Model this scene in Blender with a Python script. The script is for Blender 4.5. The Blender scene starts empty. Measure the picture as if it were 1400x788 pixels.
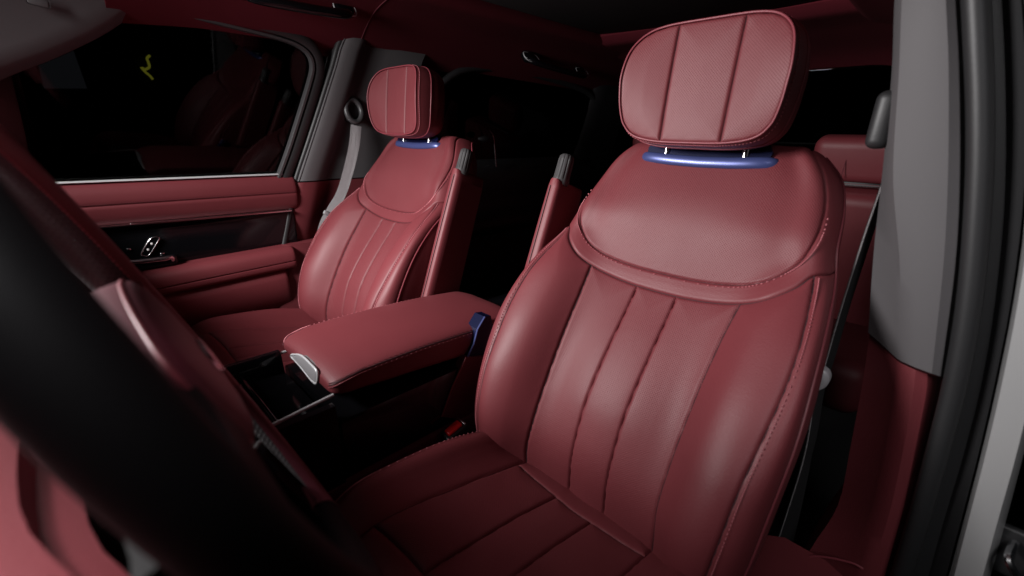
import bpy, bmesh, math, random
import numpy as np
from mathutils import Vector, Matrix
random.seed(7); rng = np.random.default_rng(7)
sc = bpy.context.scene
COL = sc.collection

# ------------------------------------------------------------------ camera
CAM = np.array([-0.75729, 0.57881, 1.01192])
RX = np.array([-0.70635, -0.70764, 0.01766])
UY = np.array([0.24974, -0.22579, 0.94162])
FZ = np.array([0.66234, -0.66952, -0.33621])
FPX = 594.67                                   # focal length in pixels of a 1400 px wide picture
cd = bpy.data.cameras.new('camera'); cam = bpy.data.objects.new('camera', cd); COL.objects.link(cam)
cd.sensor_width = 36; cd.lens = FPX * 36 / 1400; cd.clip_start = 0.02; cd.clip_end = 100
cam.matrix_world = Matrix(((RX[0], UY[0], -FZ[0], CAM[0]), (RX[1], UY[1], -FZ[1], CAM[1]), (RX[2], UY[2], -FZ[2], CAM[2]), (0, 0, 0, 1)))
cd.dof.use_dof = True; cd.dof.focus_distance = 1.05; cd.dof.aperture_fstop = 3.2
sc.camera = cam
# ------------------------------------------------------------------ world and lamps
w = bpy.data.worlds.new('World'); sc.world = w; w.use_nodes = True
w.node_tree.nodes['Background'].inputs[0].default_value = (0.75, 0.8, 1.0, 1)
w.node_tree.nodes['Background'].inputs[1].default_value = 0.002
sc.view_settings.view_transform = 'Standard'; sc.view_settings.look = 'None'; sc.view_settings.exposure = 0; sc.view_settings.gamma = 1
def lamp(name, loc, target, power, sx, sy, col=(1, 1, 1), spread=math.pi):
    l = bpy.data.lights.new(name, 'AREA'); l.shape = 'RECTANGLE'; l.size = sx; l.size_y = sy; l.energy = power; l.color = col; l.spread = spread
    o = bpy.data.objects.new(name, l); COL.objects.link(o); o.location = loc
    o.rotation_euler = (Vector(target) - Vector(loc)).to_track_quat('-Z', 'Y').to_euler(); return o
lamp('windscreen_softbox', (0.24, 1.12, 1.25), (-0.16, -0.15, 0.94), 12.5, 0.42, 0.30, (1.0, 0.97, 0.97), math.radians(100))
lamp('passenger_fill', (0.30, 1.20, 1.42), (0.55, 0.12, 0.55), 3.0, 0.4, 0.3, (1.0, 0.97, 0.97), math.radians(56))  # unseen fill added to lift the far door and cushion
lamp('cowl_fill', (-0.40, 0.78, 1.50), (-0.44, 0.68, 0.84), 1.9, 0.35, 0.25, (1.0, 0.98, 1.0), math.radians(34))  # unseen fill added to brighten the dash, hung where the roof would be
lamp('door_fill', (-1.25, 0.95, 1.70), (-0.74, -0.15, 0.70), 0.5, 0.5, 0.5, (1.0, 0.98, 1.0), math.radians(35))  # weak unseen fill added from the driver's door side for pillar and belt

def px(x, y, ax, v):
    """a photograph pixel taken to the plane ax = v it is known to lie on"""
    d = FZ + ((x - 700) / FPX) * RX - ((y - 394) / FPX) * UY
    i = 'xyz'.index(ax); return CAM + d * (v - CAM[i]) / d[i]
def pxp(x, y, n, d0):
    d = FZ + ((x - 700) / FPX) * RX - ((y - 394) / FPX) * UY
    n = np.array(n, float); return CAM + d * (d0 - CAM @ n) / (d @ n)

# ------------------------------------------------------------------ materials
def mat(name, col, rough=.5, metal=0, spec=.5, coat=0, bump=None, noise=None, emit=None, sheen=0):
    m = bpy.data.materials.new(name); m.use_nodes = True; nt = m.node_tree; b = nt.nodes['Principled BSDF']
    b.inputs['Base Color'].default_value = (*col, 1); b.inputs['Roughness'].default_value = rough; b.inputs['Metallic'].default_value = metal
    b.inputs['Specular IOR Level'].default_value = spec; b.inputs['Coat Weight'].default_value = coat
    b.inputs['Coat Roughness'].default_value = .08
    if sheen: b.inputs['Sheen Weight'].default_value = sheen; b.inputs['Sheen Roughness'].default_value = .5
    N = nt.nodes.new; L = nt.links.new
    tc = N('ShaderNodeTexCoord')
    if noise:                                        # slight unevenness of colour and gloss
        nz = N('ShaderNodeTexNoise'); nz.inputs['Scale'].default_value = noise[0]; nz.inputs['Detail'].default_value = 6
        L(tc.outputs['Object'], nz.inputs['Vector'])
        mr = N('ShaderNodeMapRange'); mr.inputs[3].default_value = 1 - noise[1]; mr.inputs[4].default_value = 1 + noise[1]
        L(nz.outputs['Fac'], mr.inputs[0])
        mx = N('ShaderNodeMix'); mx.data_type = 'RGBA'; mx.blend_type = 'MULTIPLY'; mx.inputs[0].default_value = 1
        mx.inputs[6].default_value = (*col, 1); L(mr.outputs[0], mx.inputs[7]); L(mx.outputs[2], b.inputs['Base Color'])
        m2 = N('ShaderNodeMath'); m2.operation = 'MULTIPLY'; m2.inputs[1].default_value = rough; L(mr.outputs[0], m2.inputs[0]); L(m2.outputs[0], b.inputs['Roughness'])
    if bump:                                         # (scale, strength, kind)
        if bump[2] == 'leather':
            v = N('ShaderNodeTexVoronoi'); v.inputs['Scale'].default_value = bump[0]; v.feature = 'SMOOTH_F1'
            L(tc.outputs['Object'], v.inputs['Vector']); h = v.outputs['Distance']
            n2 = N('ShaderNodeTexNoise'); n2.inputs['Scale'].default_value = 28; n2.inputs['Detail'].default_value = 3; L(tc.outputs['Object'], n2.inputs['Vector'])
            ad = N('ShaderNodeMath'); ad.operation = 'MULTIPLY_ADD'; L(n2.outputs['Fac'], ad.inputs[0]); ad.inputs[1].default_value = 1.6; L(h, ad.inputs[2]); h = ad.outputs[0]
        elif bump[2] == 'weave':
            v = N('ShaderNodeTexWave'); v.inputs['Scale'].default_value = bump[0]; L(tc.outputs['Object'], v.inputs['Vector']); h = v.outputs['Fac']
        else:
            v = N('ShaderNodeTexNoise'); v.inputs['Scale'].default_value = bump[0]; v.inputs['Detail'].default_value = 4
            L(tc.outputs['Object'], v.inputs['Vector']); h = v.outputs['Fac']
        bp = N('ShaderNodeBump'); bp.inputs['Strength'].default_value = bump[1]; bp.inputs['Distance'].default_value = .001
        L(h, bp.inputs['Height']); L(bp.outputs['Normal'], b.inputs['Normal'])
    if emit: b.inputs['Emission Color'].default_value = (*emit[0], 1); b.inputs['Emission Strength'].default_value = emit[1]
    return m
BUR = (0.138, 0.0235, 0.029)
M = {}
M['leather'] = mat('burgundy_leather', BUR, .54, spec=.4, bump=(520, .2, 'leather'), noise=(9, .07))
M['leather_shaded'] = mat('shaded_burgundy_leather', (0.085, 0.013, 0.022), .5, spec=.45, bump=(620, .16, 'leather'), noise=(9, .08))  # burgundy leather with shade put into its colour; pads, wheel hub, lower rim
M['piping'] = mat('burgundy_piping', (0.20, 0.036, 0.048), .45)
M['seam'] = mat('shaded_seam_line', (0.028, 0.005, 0.008), .8)  # sewn seam line with the shade of its groove put into the colour
M['silver'] = mat('silver_trim', (0.55, 0.55, 0.56), .4, .25)
M['thread'] = mat('pink_thread', (0.42, 0.12, 0.14), .6)
M['thread_dark'] = mat('dark_red_thread', (0.09, 0.012, 0.02), .6)
M['black_plastic'] = mat('black_plastic', (0.012, 0.012, 0.013), .45, bump=(900, .15, 'noise'))
M['black_leather'] = mat('black_leather', (0.004, 0.0035, 0.004), .6, spec=.08, bump=(700, .2, 'noise'))
M['gloss'] = mat('gloss_black', (0.004, 0.004, 0.005), .1, spec=.35)
M['rubber'] = mat('black_rubber', (0.016, 0.016, 0.017), .5, bump=(300, .1, 'noise'))
M['rubber_satin'] = mat('satin_seal', (0.05, 0.048, 0.05), .38, bump=(400, .08, 'noise'))
M['grey'] = mat('grey_fabric_trim', (0.082, 0.077, 0.080), .6, spec=.35, bump=(1100, .25, 'noise'), noise=(14, .05))
M['chrome'] = mat('satin_chrome', (0.75, 0.75, 0.77), .22, 1)
M['bright'] = mat('bright_metal', (0.85, 0.85, 0.86), .3, 1)
M['blue_film'] = mat('blue_film_on_chrome', (0.055, 0.07, 0.20), .36, .4, coat=.05)
M['blue_dark'] = mat('dark_blue_film', (0.004, 0.006, 0.030), .25, .2)
M['red'] = mat('red_plastic', (0.75, 0.012, 0.012), .35)
M['webbing'] = mat('grey_webbing', (0.20, 0.185, 0.19), .42, bump=(900, .5, 'weave'), noise=(60, .1))
M['webbing_dark'] = mat('black_webbing', (0.02, 0.02, 0.021), .5, bump=(900, .5, 'weave'))
M['suede'] = mat('burgundy_suede', (0.085, 0.009, 0.015), .9, spec=.15, bump=(800, .3, 'noise'), noise=(20, .08))
M['carpet'] = mat('black_carpet', (0.01, 0.009, 0.01), .95, bump=(500, 1, 'noise'))
M['blind'] = mat('dark_sunroof_blind', (0.020, 0.012, 0.014), .9, bump=(900, .3, 'noise'))
M['paint'] = mat('silver_grey_paint', (0.42, 0.42, 0.42), .3, .25, coat=.8)
M['plate'] = mat('pale_grey_plastic', (0.26, 0.25, 0.26), .4)
M['wall'] = mat('dark_wall', (0.004, 0.004, 0.0045), .8)
M['board'] = mat('glowing_grey_board', (0.12, 0.12, 0.125), .6, emit=((.5, .5, .55), .05))  # faint glow put into the board, which is no lamp
M['neon'] = mat('yellow_neon', (0.5, 0.45, 0.03), .4, emit=((.9, .85, .08), .45))
M['icon'] = mat('white_icon', (0.8, 0.8, 0.8), .5)

def perforated(name, col, pitch=.0030, hole=.2):
    m = mat(name, col, .54, spec=.4, noise=(9, .07)); nt = m.node_tree; b = nt.nodes['Principled BSDF']; N = nt.nodes.new; L = nt.links.new
    uv = N('ShaderNodeUVMap'); mp = N('ShaderNodeMapping'); mp.inputs['Rotation'].default_value = (0, 0, math.radians(45)); L(uv.outputs[0], mp.inputs[0])
    v = N('ShaderNodeTexVoronoi'); v.voronoi_dimensions = '2D'; v.inputs['Randomness'].default_value = 0; v.inputs['Scale'].default_value = 1 / pitch; L(mp.outputs[0], v.inputs['Vector'])
    mr = N('ShaderNodeMapRange'); mr.interpolation_type = 'SMOOTHSTEP'; mr.inputs[1].default_value = hole * .6; mr.inputs[2].default_value = hole * 1.5; L(v.outputs['Distance'], mr.inputs[0])
    src = b.inputs['Base Color'].links[0].from_socket
    mx = N('ShaderNodeMix'); mx.data_type = 'RGBA'; mx.inputs[6].default_value = (col[0] * .62, col[1] * .58, col[2] * .58, 1); L(mr.outputs[0], mx.inputs[0]); L(src, mx.inputs[7]); L(mx.outputs[2], b.inputs['Base Color'])
    bp = N('ShaderNodeBump'); bp.inputs['Strength'].default_value = .5; bp.inputs['Distance'].default_value = .0008; L(mr.outputs[0], bp.inputs['Height'])
    tc = N('ShaderNodeTexCoord'); n2 = N('ShaderNodeTexNoise'); n2.inputs['Scale'].default_value = 28; L(tc.outputs['Object'], n2.inputs['Vector'])
    b2 = N('ShaderNodeBump'); b2.inputs['Strength'].default_value = .22; b2.inputs['Distance'].default_value = .001; L(n2.outputs['Fac'], b2.inputs['Height']); L(bp.outputs[0], b2.inputs['Normal'])
    L(b2.outputs[0], b.inputs['Normal']); return m
M['perf'] = perforated('perforated_burgundy_leather', BUR)
M['perf_black'] = perforated('perforated_black_leather', (0.05, 0.045, 0.048), .0045, .24)
def glass(name, tint, refl=.9):
    m = bpy.data.materials.new(name); m.use_nodes = True; nt = m.node_tree; nt.nodes.clear(); N = nt.nodes.new; L = nt.links.new
    o = N('ShaderNodeOutputMaterial'); mx = N('ShaderNodeMixShader'); f = N('ShaderNodeFresnel'); f.inputs[0].default_value = 1.5
    t = N('ShaderNodeBsdfTransparent'); t.inputs[0].default_value = (*tint, 1); g = N('ShaderNodeBsdfGlossy'); g.inputs['Roughness'].default_value = 0.02; g.inputs[0].default_value = (refl, refl, refl, 1)
    L(f.outputs[0], mx.inputs[0]); L(t.outputs[0], mx.inputs[1]); L(g.outputs[0], mx.inputs[2]); L(mx.outputs[0], o.inputs[0]); return m
M['glass'] = glass('tinted_glass', (.35, .36, .37), .42)
M['privacy'] = glass('privacy_glass', (.05, .05, .05), .5)

# ------------------------------------------------------------------ mesh helpers
def obj(name, V, Fc, m, parent=None, smooth=True, uv=None):
    me = bpy.data.meshes.new(name); me.from_pydata([tuple(map(float, v)) for v in V], [], [tuple(f) for f in Fc])
    me.materials.append(M[m] if isinstance(m, str) else m)
    if smooth: me.polygons.foreach_set('use_smooth', [True] * len(me.polygons))
    if uv is not None:
        l = me.uv_layers.new(name='UVMap'); li = np.empty(len(me.loops), int); me.loops.foreach_get('vertex_index', li)
        l.data.foreach_set('uv', np.asarray(uv, float)[li].ravel())
    me.update(); o = bpy.data.objects.new(name, me); COL.objects.link(o)
    if parent is not None: o.parent = parent
    return o
def thing(name, label, cat, loc=(0, 0, 0), group=None):
    o = bpy.data.objects.new(name, None); COL.objects.link(o); o.location = loc; o.empty_display_size = .05
    o['label'] = label; o['category'] = cat
    if group: o['group'] = group
    return o
def tag(o, label, cat, group=None):
    o['label'] = label; o['category'] = cat
    if group: o['group'] = group
    return o
def stuff(o): o['kind'] = 'stuff'; return o
def rel(pts, root): return np.asarray(pts, float) - np.array(root.location)
def grid_faces(nr, nc, close=False):
    F = []
    for i in range(nr - 1):
        for j in range(nc if close else nc - 1):
            k = (j + 1) % nc; F.append((i * nc + j, i * nc + k, (i + 1) * nc + k, (i + 1) * nc + j))
    return F
def sheet(name, rows, m, parent=None, flip=False, smooth=True):
    rows = np.asarray(rows, float); nr, nc = rows.shape[:2]; F = grid_faces(nr, nc)
    if flip: F = [f[::-1] for f in F]
    return obj(name, rows.reshape(-1, 3), F, m, parent, smooth)
def loft(name, rings, m, parent=None, cap=True, smooth=True, uv=None, sharp=42):
    """closed rings joined along their length, ends capped"""
    rings = np.asarray(rings, float); nr, nc = rings.shape[:2]; F = grid_faces(nr, nc, True); V = list(rings.reshape(-1, 3))
    if cap:
        F.append(tuple(range(nc))[::-1]); F.append(tuple((nr - 1) * nc + j for j in range(nc)))
    o = obj(name, V, F, m, parent, smooth, uv)
    bm = bmesh.new(); bm.from_mesh(o.data); bmesh.ops.recalc_face_normals(bm, faces=bm.faces); bm.to_mesh(o.data); bm.free()
    if smooth: o.data.set_sharp_from_angle(angle=math.radians(sharp))
    return o
def resample(P, n, close=False):
    P = np.asarray(P, float)
    if close: P = np.vstack([P, P[:1]])
    d = np.r_[0, np.cumsum(np.linalg.norm(np.diff(P, axis=0), axis=1))]
    q = np.linspace(0, d[-1], n + 1)[:-1] if close else np.linspace(0, d[-1], n)
    return np.stack([np.interp(q, d, P[:, k]) for k in range(P.shape[1])], 1)
def smoothcurve(P, n, close=False):
    """Catmull-Rom through P, evenly resampled"""
    P = np.asarray(P, float)
    E = np.vstack([P[-1:], P, P[:2]]) if close else np.vstack([2 * P[0] - P[1], P, 2 * P[-1] - P[-2]])
    out = []
    for i in range(1, len(E) - 2):
        for t in np.linspace(0, 1, 12, endpoint=False):
            a, b, c, d = E[i - 1:i + 3]
            out.append(.5 * (2 * b + (c - a) * t + (2 * a - 5 * b + 4 * c - d) * t * t + (3 * b - a - 3 * c + d) * t ** 3))
    if not close: out.append(P[-1])
    return resample(np.array(out), n, close)
def frames(P, close=False):
    P = np.asarray(P, float)
    T = np.roll(P, -1, 0) - np.roll(P, 1, 0) if close else np.gradient(P, axis=0)
    T /= np.linalg.norm(T, axis=1)[:, None] + 1e-12
    N = np.zeros_like(P); a = np.array([0, 0, 1.]) if abs(T[0][2]) < .9 else np.array([1., 0, 0])
    n = a - T[0] * (a @ T[0]); n /= np.linalg.norm(n)
    for i in range(len(P)):
        n = n - T[i] * (n @ T[i]); n /= np.linalg.norm(n) + 1e-12; N[i] = n
    return T, N, np.cross(T, N)
def tube(name, P, r, m, parent=None, seg=8, close=False, r2=None):
    T, N, B = frames(P, close); P = np.asarray(P, float); a = np.linspace(0, 2 * np.pi, seg, endpoint=False); r2 = r2 or r
    rr = np.broadcast_to(np.asarray(r, float), (len(P),)); q2 = np.broadcast_to(np.asarray(r2, float), (len(P),))
    rings = P[:, None] + N[:, None] * (np.cos(a)[None, :, None] * rr[:, None, None]) + B[:, None] * (np.sin(a)[None, :, None] * q2[:, None, None])
    if close:
        nr = len(P); F = []
        for i in range(nr):
            for j in range(seg):
                i2 = (i + 1) % nr; j2 = (j + 1) % seg; F.append((i * seg + j, i * seg + j2, i2 * seg + j2, i2 * seg + j))
        o = obj(name, rings.reshape(-1, 3), F, m, parent)
        bm = bmesh.new(); bm.from_mesh(o.data); bmesh.ops.recalc_face_normals(bm, faces=bm.faces); bm.to_mesh(o.data); bm.free(); return o
    return loft(name, rings, m, parent)
def box(name, c, size, m, parent=None, bev=.004, seg=3, rot=None):
    bm = bmesh.new(); bmesh.ops.create_cube(bm, size=1); bmesh.ops.scale(bm, vec=size, verts=bm.verts)
    if bev: bmesh.ops.bevel(bm, geom=bm.edges[:], offset=bev, segments=seg, profile=.5, affect='EDGES')
    if rot is not None: bmesh.ops.transform(bm, matrix=rot.to_4x4(), verts=bm.verts)
    bmesh.ops.translate(bm, vec=c, verts=bm.verts)
    me = bpy.data.meshes.new(name); bm.to_mesh(me); bm.free(); me.materials.append(M[m]); me.polygons.foreach_set('use_smooth', [True] * len(me.polygons))
    try: me.set_sharp_from_angle(angle=math.radians(50))
    except Exception: pass
    o = bpy.data.objects.new(name, me); COL.objects.link(o)
    if parent is not None: o.parent = parent
    return o
def stitch(name, P, Nn, m, parent, pitch=.0046, ln=.0032, wd=.0009, off=.0):
    """a row of small raised stitches along P with surface normals Nn"""
    P = np.asarray(P, float); Nn = np.asarray(Nn, float)
    L = np.linalg.norm(np.diff(P, axis=0), axis=1).sum(); n = max(3, int(L / pitch)); Q = resample(np.hstack([P, Nn]), n); V = []; F = []
    T = np.gradient(Q[:, :3], axis=0); T /= np.linalg.norm(T, axis=1)[:, None] + 1e-12
    for q, t in zip(Q, T):
        nn = q[3:] / (np.linalg.norm(q[3:]) + 1e-12); s = np.cross(nn, t); c = q[:3] + s * off + nn * .0004; k = len(V)
        for a, b, h in ((-1, -1, -.8), (1, -1, -.8), (1, 1, -.8), (-1, 1, -.8), (-.75, -.6, .8), (.75, -.6, .8), (.75, .6, .8), (-.75, .6, .8)):
            V.append(c + t * a * ln / 2 + s * b * wd / 2 + nn * h * wd)
        F += [(k + 4, k + 5, k + 6, k + 7), (k, k + 1, k + 5, k + 4), (k + 1, k + 2, k + 6, k + 5), (k + 2, k + 3, k + 7, k + 6), (k + 3, k, k + 4, k + 7)]
    return stuff(obj(name, V, F, m, parent))

# ------------------------------------------------------------------ smooth tables -> surfaces
def spline_basis(x):
    """matrix that turns values at knots x into natural cubic spline second derivatives"""
    n = len(x); h = np.diff(x); A = np.eye(n); B = np.zeros((n, n))
    for i in range(1, n - 1):
        A[i, i - 1] = h[i - 1]; A[i, i] = 2 * (h[i - 1] + h[i]); A[i, i + 1] = h[i]
        B[i, i - 1] = 6 / h[i - 1]; B[i, i] = -6 / h[i - 1] - 6 / h[i]; B[i, i + 1] = 6 / h[i]
    return np.linalg.solve(A, B)
def spline_w(x, S, q):
    q = np.clip(q, x[0], x[-1]); i = np.clip(np.searchsorted(x, q) - 1, 0, len(x) - 2); h = x[i + 1] - x[i]
    a = (x[i + 1] - q) / h; b = 1 - a; W = np.zeros((len(q), len(x))); r = np.arange(len(q))
    W[r, i] += a; W[r, i + 1] += b
    return W + ((a ** 3 - a) * h * h / 6)[:, None] * S[i] + ((b ** 3 - b) * h * h / 6)[:, None] * S[i + 1]
class Surf:
    sign = 1
    def __init__(s, ts, hs, T):                      # T[level][column] = (u, a, b), column 0 on the centre line
        T = np.asarray(T, float); mir = T[:, :0:-1] * np.array([-1, 1, 1])
        s.T = np.concatenate([mir, T], 1); s.t = np.r_[-np.array(ts)[:0:-1], ts]; s.h = np.array(hs, float)
        s.St = spline_basis(s.t); s.Sh = spline_basis(s.h)
    def __call__(s, t, h):
        t = np.asarray(t, float).ravel(); h = np.asarray(h, float).ravel()
        return np.einsum('il,lkc,ik->ic', spline_w(s.h, s.Sh, h), s.T, spline_w(s.t, s.St, t))
    def normal(s, t, h):
        e = 1e-3; a = s(np.asarray(t) + e, h) - s(np.asarray(t) - e, h); b = s(t, np.asarray(h) + e * .3) - s(t, np.asarray(h) - e * .3)
        n = np.cross(a, b) * s.sign; return n / (np.linalg.norm(n, axis=1)[:, None] + 1e-12)
    def t_of(s, u, h):                               # column parameter that has the lateral position u
        tt = np.linspace(-1.15, 1.15, 461); P = s(tt, np.full_like(tt, h))[:, 0]; return np.interp(u, P, tt)
def cosp(n): return (1 - np.cos(np.linspace(0, np.pi, n))) / 2
def panel(name, S, bottom, top, left, right, m, parent, na=40, nb=60, r=.010, dip=.004, puff=.005, soft=.03, free=(), wr=.0002, flip=False):
    """one upholstered panel: a Coons patch in the surface's parameters whose edges roll down into the seams"""
    a = cosp(na); b = cosp(nb)
    def at(c, q): c = np.asarray(c, float); return c if len(c) == len(q) and False else np.stack([np.interp(q, np.linspace(0, 1, len(c)), c[:, k]) for k in range(2)], 1)
    bo, to, le, ri = at(bottom, a), at(top, a), at(left, b), at(right, b)
    A = a[None, :, None]; B = b[:, None, None]
    G = (1 - B) * bo[None] + B * to[None] + (1 - A) * le[:, None] + A * ri[:, None] - ((1 - A) * (1 - B) * bo[0] + A * (1 - B) * bo[-1] + (1 - A) * B * to[0] + A * B * to[-1])
    t, h = G[..., 0].ravel(), G[..., 1].ravel(); P = S(t, h); Nn = S.normal(t, h)
    if flip: Nn = -Nn
    E = []
    for k, c in (('b', bo), ('t', to), ('l', le), ('r', ri)):
        if k in free: continue
        c = np.asarray(c); q = np.linspace(0, 1, 160); c = np.stack([np.interp(q, np.linspace(0, 1, len(c)), c[:, j]) if len(c) not in (na, nb) else np.interp(q, a if len(c) == na else b, c[:, j]) for j in range(2)], 1)
        E.append(S(c[:, 0], c[:, 1]))
    if E:
        E = np.vstack(E); d = np.full(len(P), 9.)
        for i in range(0, len(P), 2000):
            d[i:i + 2000] = np.sqrt(((P[i:i + 2000, None] - E[None]) ** 2).sum(2)).min(1)
    else: d = np.full(len(P), .05)
    x = np.clip(d / r, 0, 1); off = -dip + dip * np.sqrt(np.clip(1 - (1 - x) ** 2, 0, 1)) + puff * (1 - np.exp(-d / soft))
    ph = rng.uniform(0, 6, 4)
    off += wr * (np.sin(P[:, 0] * 41 + P[:, 1] * 23 + ph[0]) + np.sin(P[:, 1] * 57 - P[:, 0] * 19 + ph[1])) * np.clip(d / .03, 0, 1)
    off += .00015 * np.exp(-d / .012) * np.clip(d / .004, 0, 1) * np.sin((P[:, 0] + P[:, 2] * 1.1 + P[:, 1] * .4) * 2 * np.pi / .031 + ph[2] + 2 * np.sin(P[:, 2] * 47 + ph[3]))
    P = P + Nn * off[:, None]; F = grid_faces(nb, na)
    if flip: F = [f[::-1] for f in F]
    return obj(name, P, F, m, parent, uv=np.stack([P[:, 0], (P @ SV if S.sign < 0 else P[:, 1])], 1))

# ------------------------------------------------------------------ front seats
TH = 0.34203; ZS = 0.3547; XS = 0.43321
SV = np.array([0, -math.sin(TH), math.cos(TH)]); NV = np.array([0, math.cos(TH), math.sin(TH)])
class Tilt(Surf):
    """surface given in (u, s along backrest, n forward) turned into seat coordinates"""
    sign = -1
    def __call__(s, t, h):
        q = super().__call__(t, h); return np.outer(q[:, 0], [1, 0, 0]) + np.outer(q[:, 1], SV) + np.outer(q[:, 2], NV) + np.array([0, 0, ZS])
def loc(u, s, n): return np.array([u, 0, ZS]) + SV * s + NV * n

tcol = [0, .15, .5, .72, .9, 1.0, 1.2, 1.5]
lev = [  # h, s, n centre, n at B, A(u,n), mid bolster, E edge, outer edge
 (-.03, -.03, .050, .050, (.130, .056), (.175, .075), (.212, .085), (.236, .060)),
 (.03, .03, .070, .071, (.132, .084), (.178, .112), (.219, .125), (.248, .105)),
 (.06, .06, .082, .083, (.131, .096), (.177, .130), (.222, .142), (.253, .122)),
 (.10, .10, .094, .095, (.127, .105), (.176, .144), (.225, .155), (.258, .133)),
 (.15, .15, .099, .100, (.126, .105), (.176, .148), (.228, .161), (.261, .139)),
 (.20, .20, .098, .099, (.126, .100), (.176, .146), (.230, .160), (.263, .140)),
 (.25, .25, .088, .089, (.127, .092), (.178, .138), (.233, .150), (.265, .136)),
 (.30, .30, .073, .074, (.128, .082), (.181, .126), (.236, .137), (.265, .127)),
 (.35, .35, .055, .056, (.130, .068), (.183, .107), (.237, .119), (.262, .111)),
 (.40, .40, .037, .038, (.133, .052), (.185, .085), (.234, .096), (.257, .087)),
 (.45, .45, .027, .027, (.138, .036), (.184, .057), (.226, .063), (.249, .052)),
 (.50, .50, .025, .025, (.139, .029), (.180, .034), (.215, .034), (.238, .014)),
 (.54, .54, .026, .026, (.135, .030), (.172, .031), (.205, .028), (.228, .004)),
 (.58, .58, .022, .022, (.130, .022), (.168, .020), (.199, .014), (.222, -.012)),
 (.62, .62, .013, .013, (.125, .012), (.160, .008), (.190, .000), (.213, -.030)),
 (.66, .66, .002, .002, (.115, .000), (.145, -.003), (.171, -.009), (.195, -.044)),
 (.685, .683, -.010, -.010, (.104, -.012), (.132, -.014), (.155, -.022), (.176, -.054)),
 (.71, .694, -.030, -.030, (.100, -.032), (.127, -.034), (.148, -.042), (.166, -.066)),
 (.74, .692, -.060, -.060, (.099, -.062), (.125, -.064), (.146, -.068), (.162, -.080)),
 (.77, .680, -.085, -.085, (.099, -.086), (.125, -.088), (.146, -.090), (.160, -.095))]
Tb = []
for h, s, n0, nB, A_, Mm, E_, O_ in lev:
    O_ = (O_[0] - .007, O_[1])
    q = .55 * O_[1] - .045; r_ = min(-.10, q - .01)
    Tb.append([(0, s, n0), (.037 if h < .66 else .033, s, nB), (A_[0], s, A_[1]), (Mm[0], s, Mm[1]), (E_[0], s, E_[1]), (O_[0], s, O_[1]), (O_[0] + .003, s - .004, q), (O_[0] - .02, s - .008, r_)])
BACK = Tilt(tcol, [l[0] for l in lev], Tb)

# yoke seams, (u, s) measured on the photograph, mirrored
inner_us = [(.171, .662), (.191, .62), (.200, .585), (.203, .545), (.195, .511), (.172, .482), (.142, .463), (.100, .452), (.05, .447), (0, .446)]
outer_us = [(.240, .512), (.214, .491), (.199, .470), (.172, .447), (.142, .432), (.10, .421), (.05, .415), (0, .4135)]
def th_path(us): return np.array([(BACK.t_of(u, s), s) for u, s in us])
inn = smoothcurve(th_path(inner_us), 60); inn_r = np.vstack([inn, (inn * [-1, 1])[::-1][1:]])     # from +u over the middle to -u
out = smoothcurve(np.vstack([[[1.06, .508]], [[1.0, .5005]], th_path(outer_us)[1:]]), 60)
def h_outer(t):
    o = out[np.argsort(out[:, 0])]; return np.interp(np.abs(t), o[:, 0], o[:, 1])
def line(t0, h0, t1, h1, n=30): return np.stack([np.linspace(t0, t1, n), np.linspace(h0, h1, n)], 1)

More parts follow.
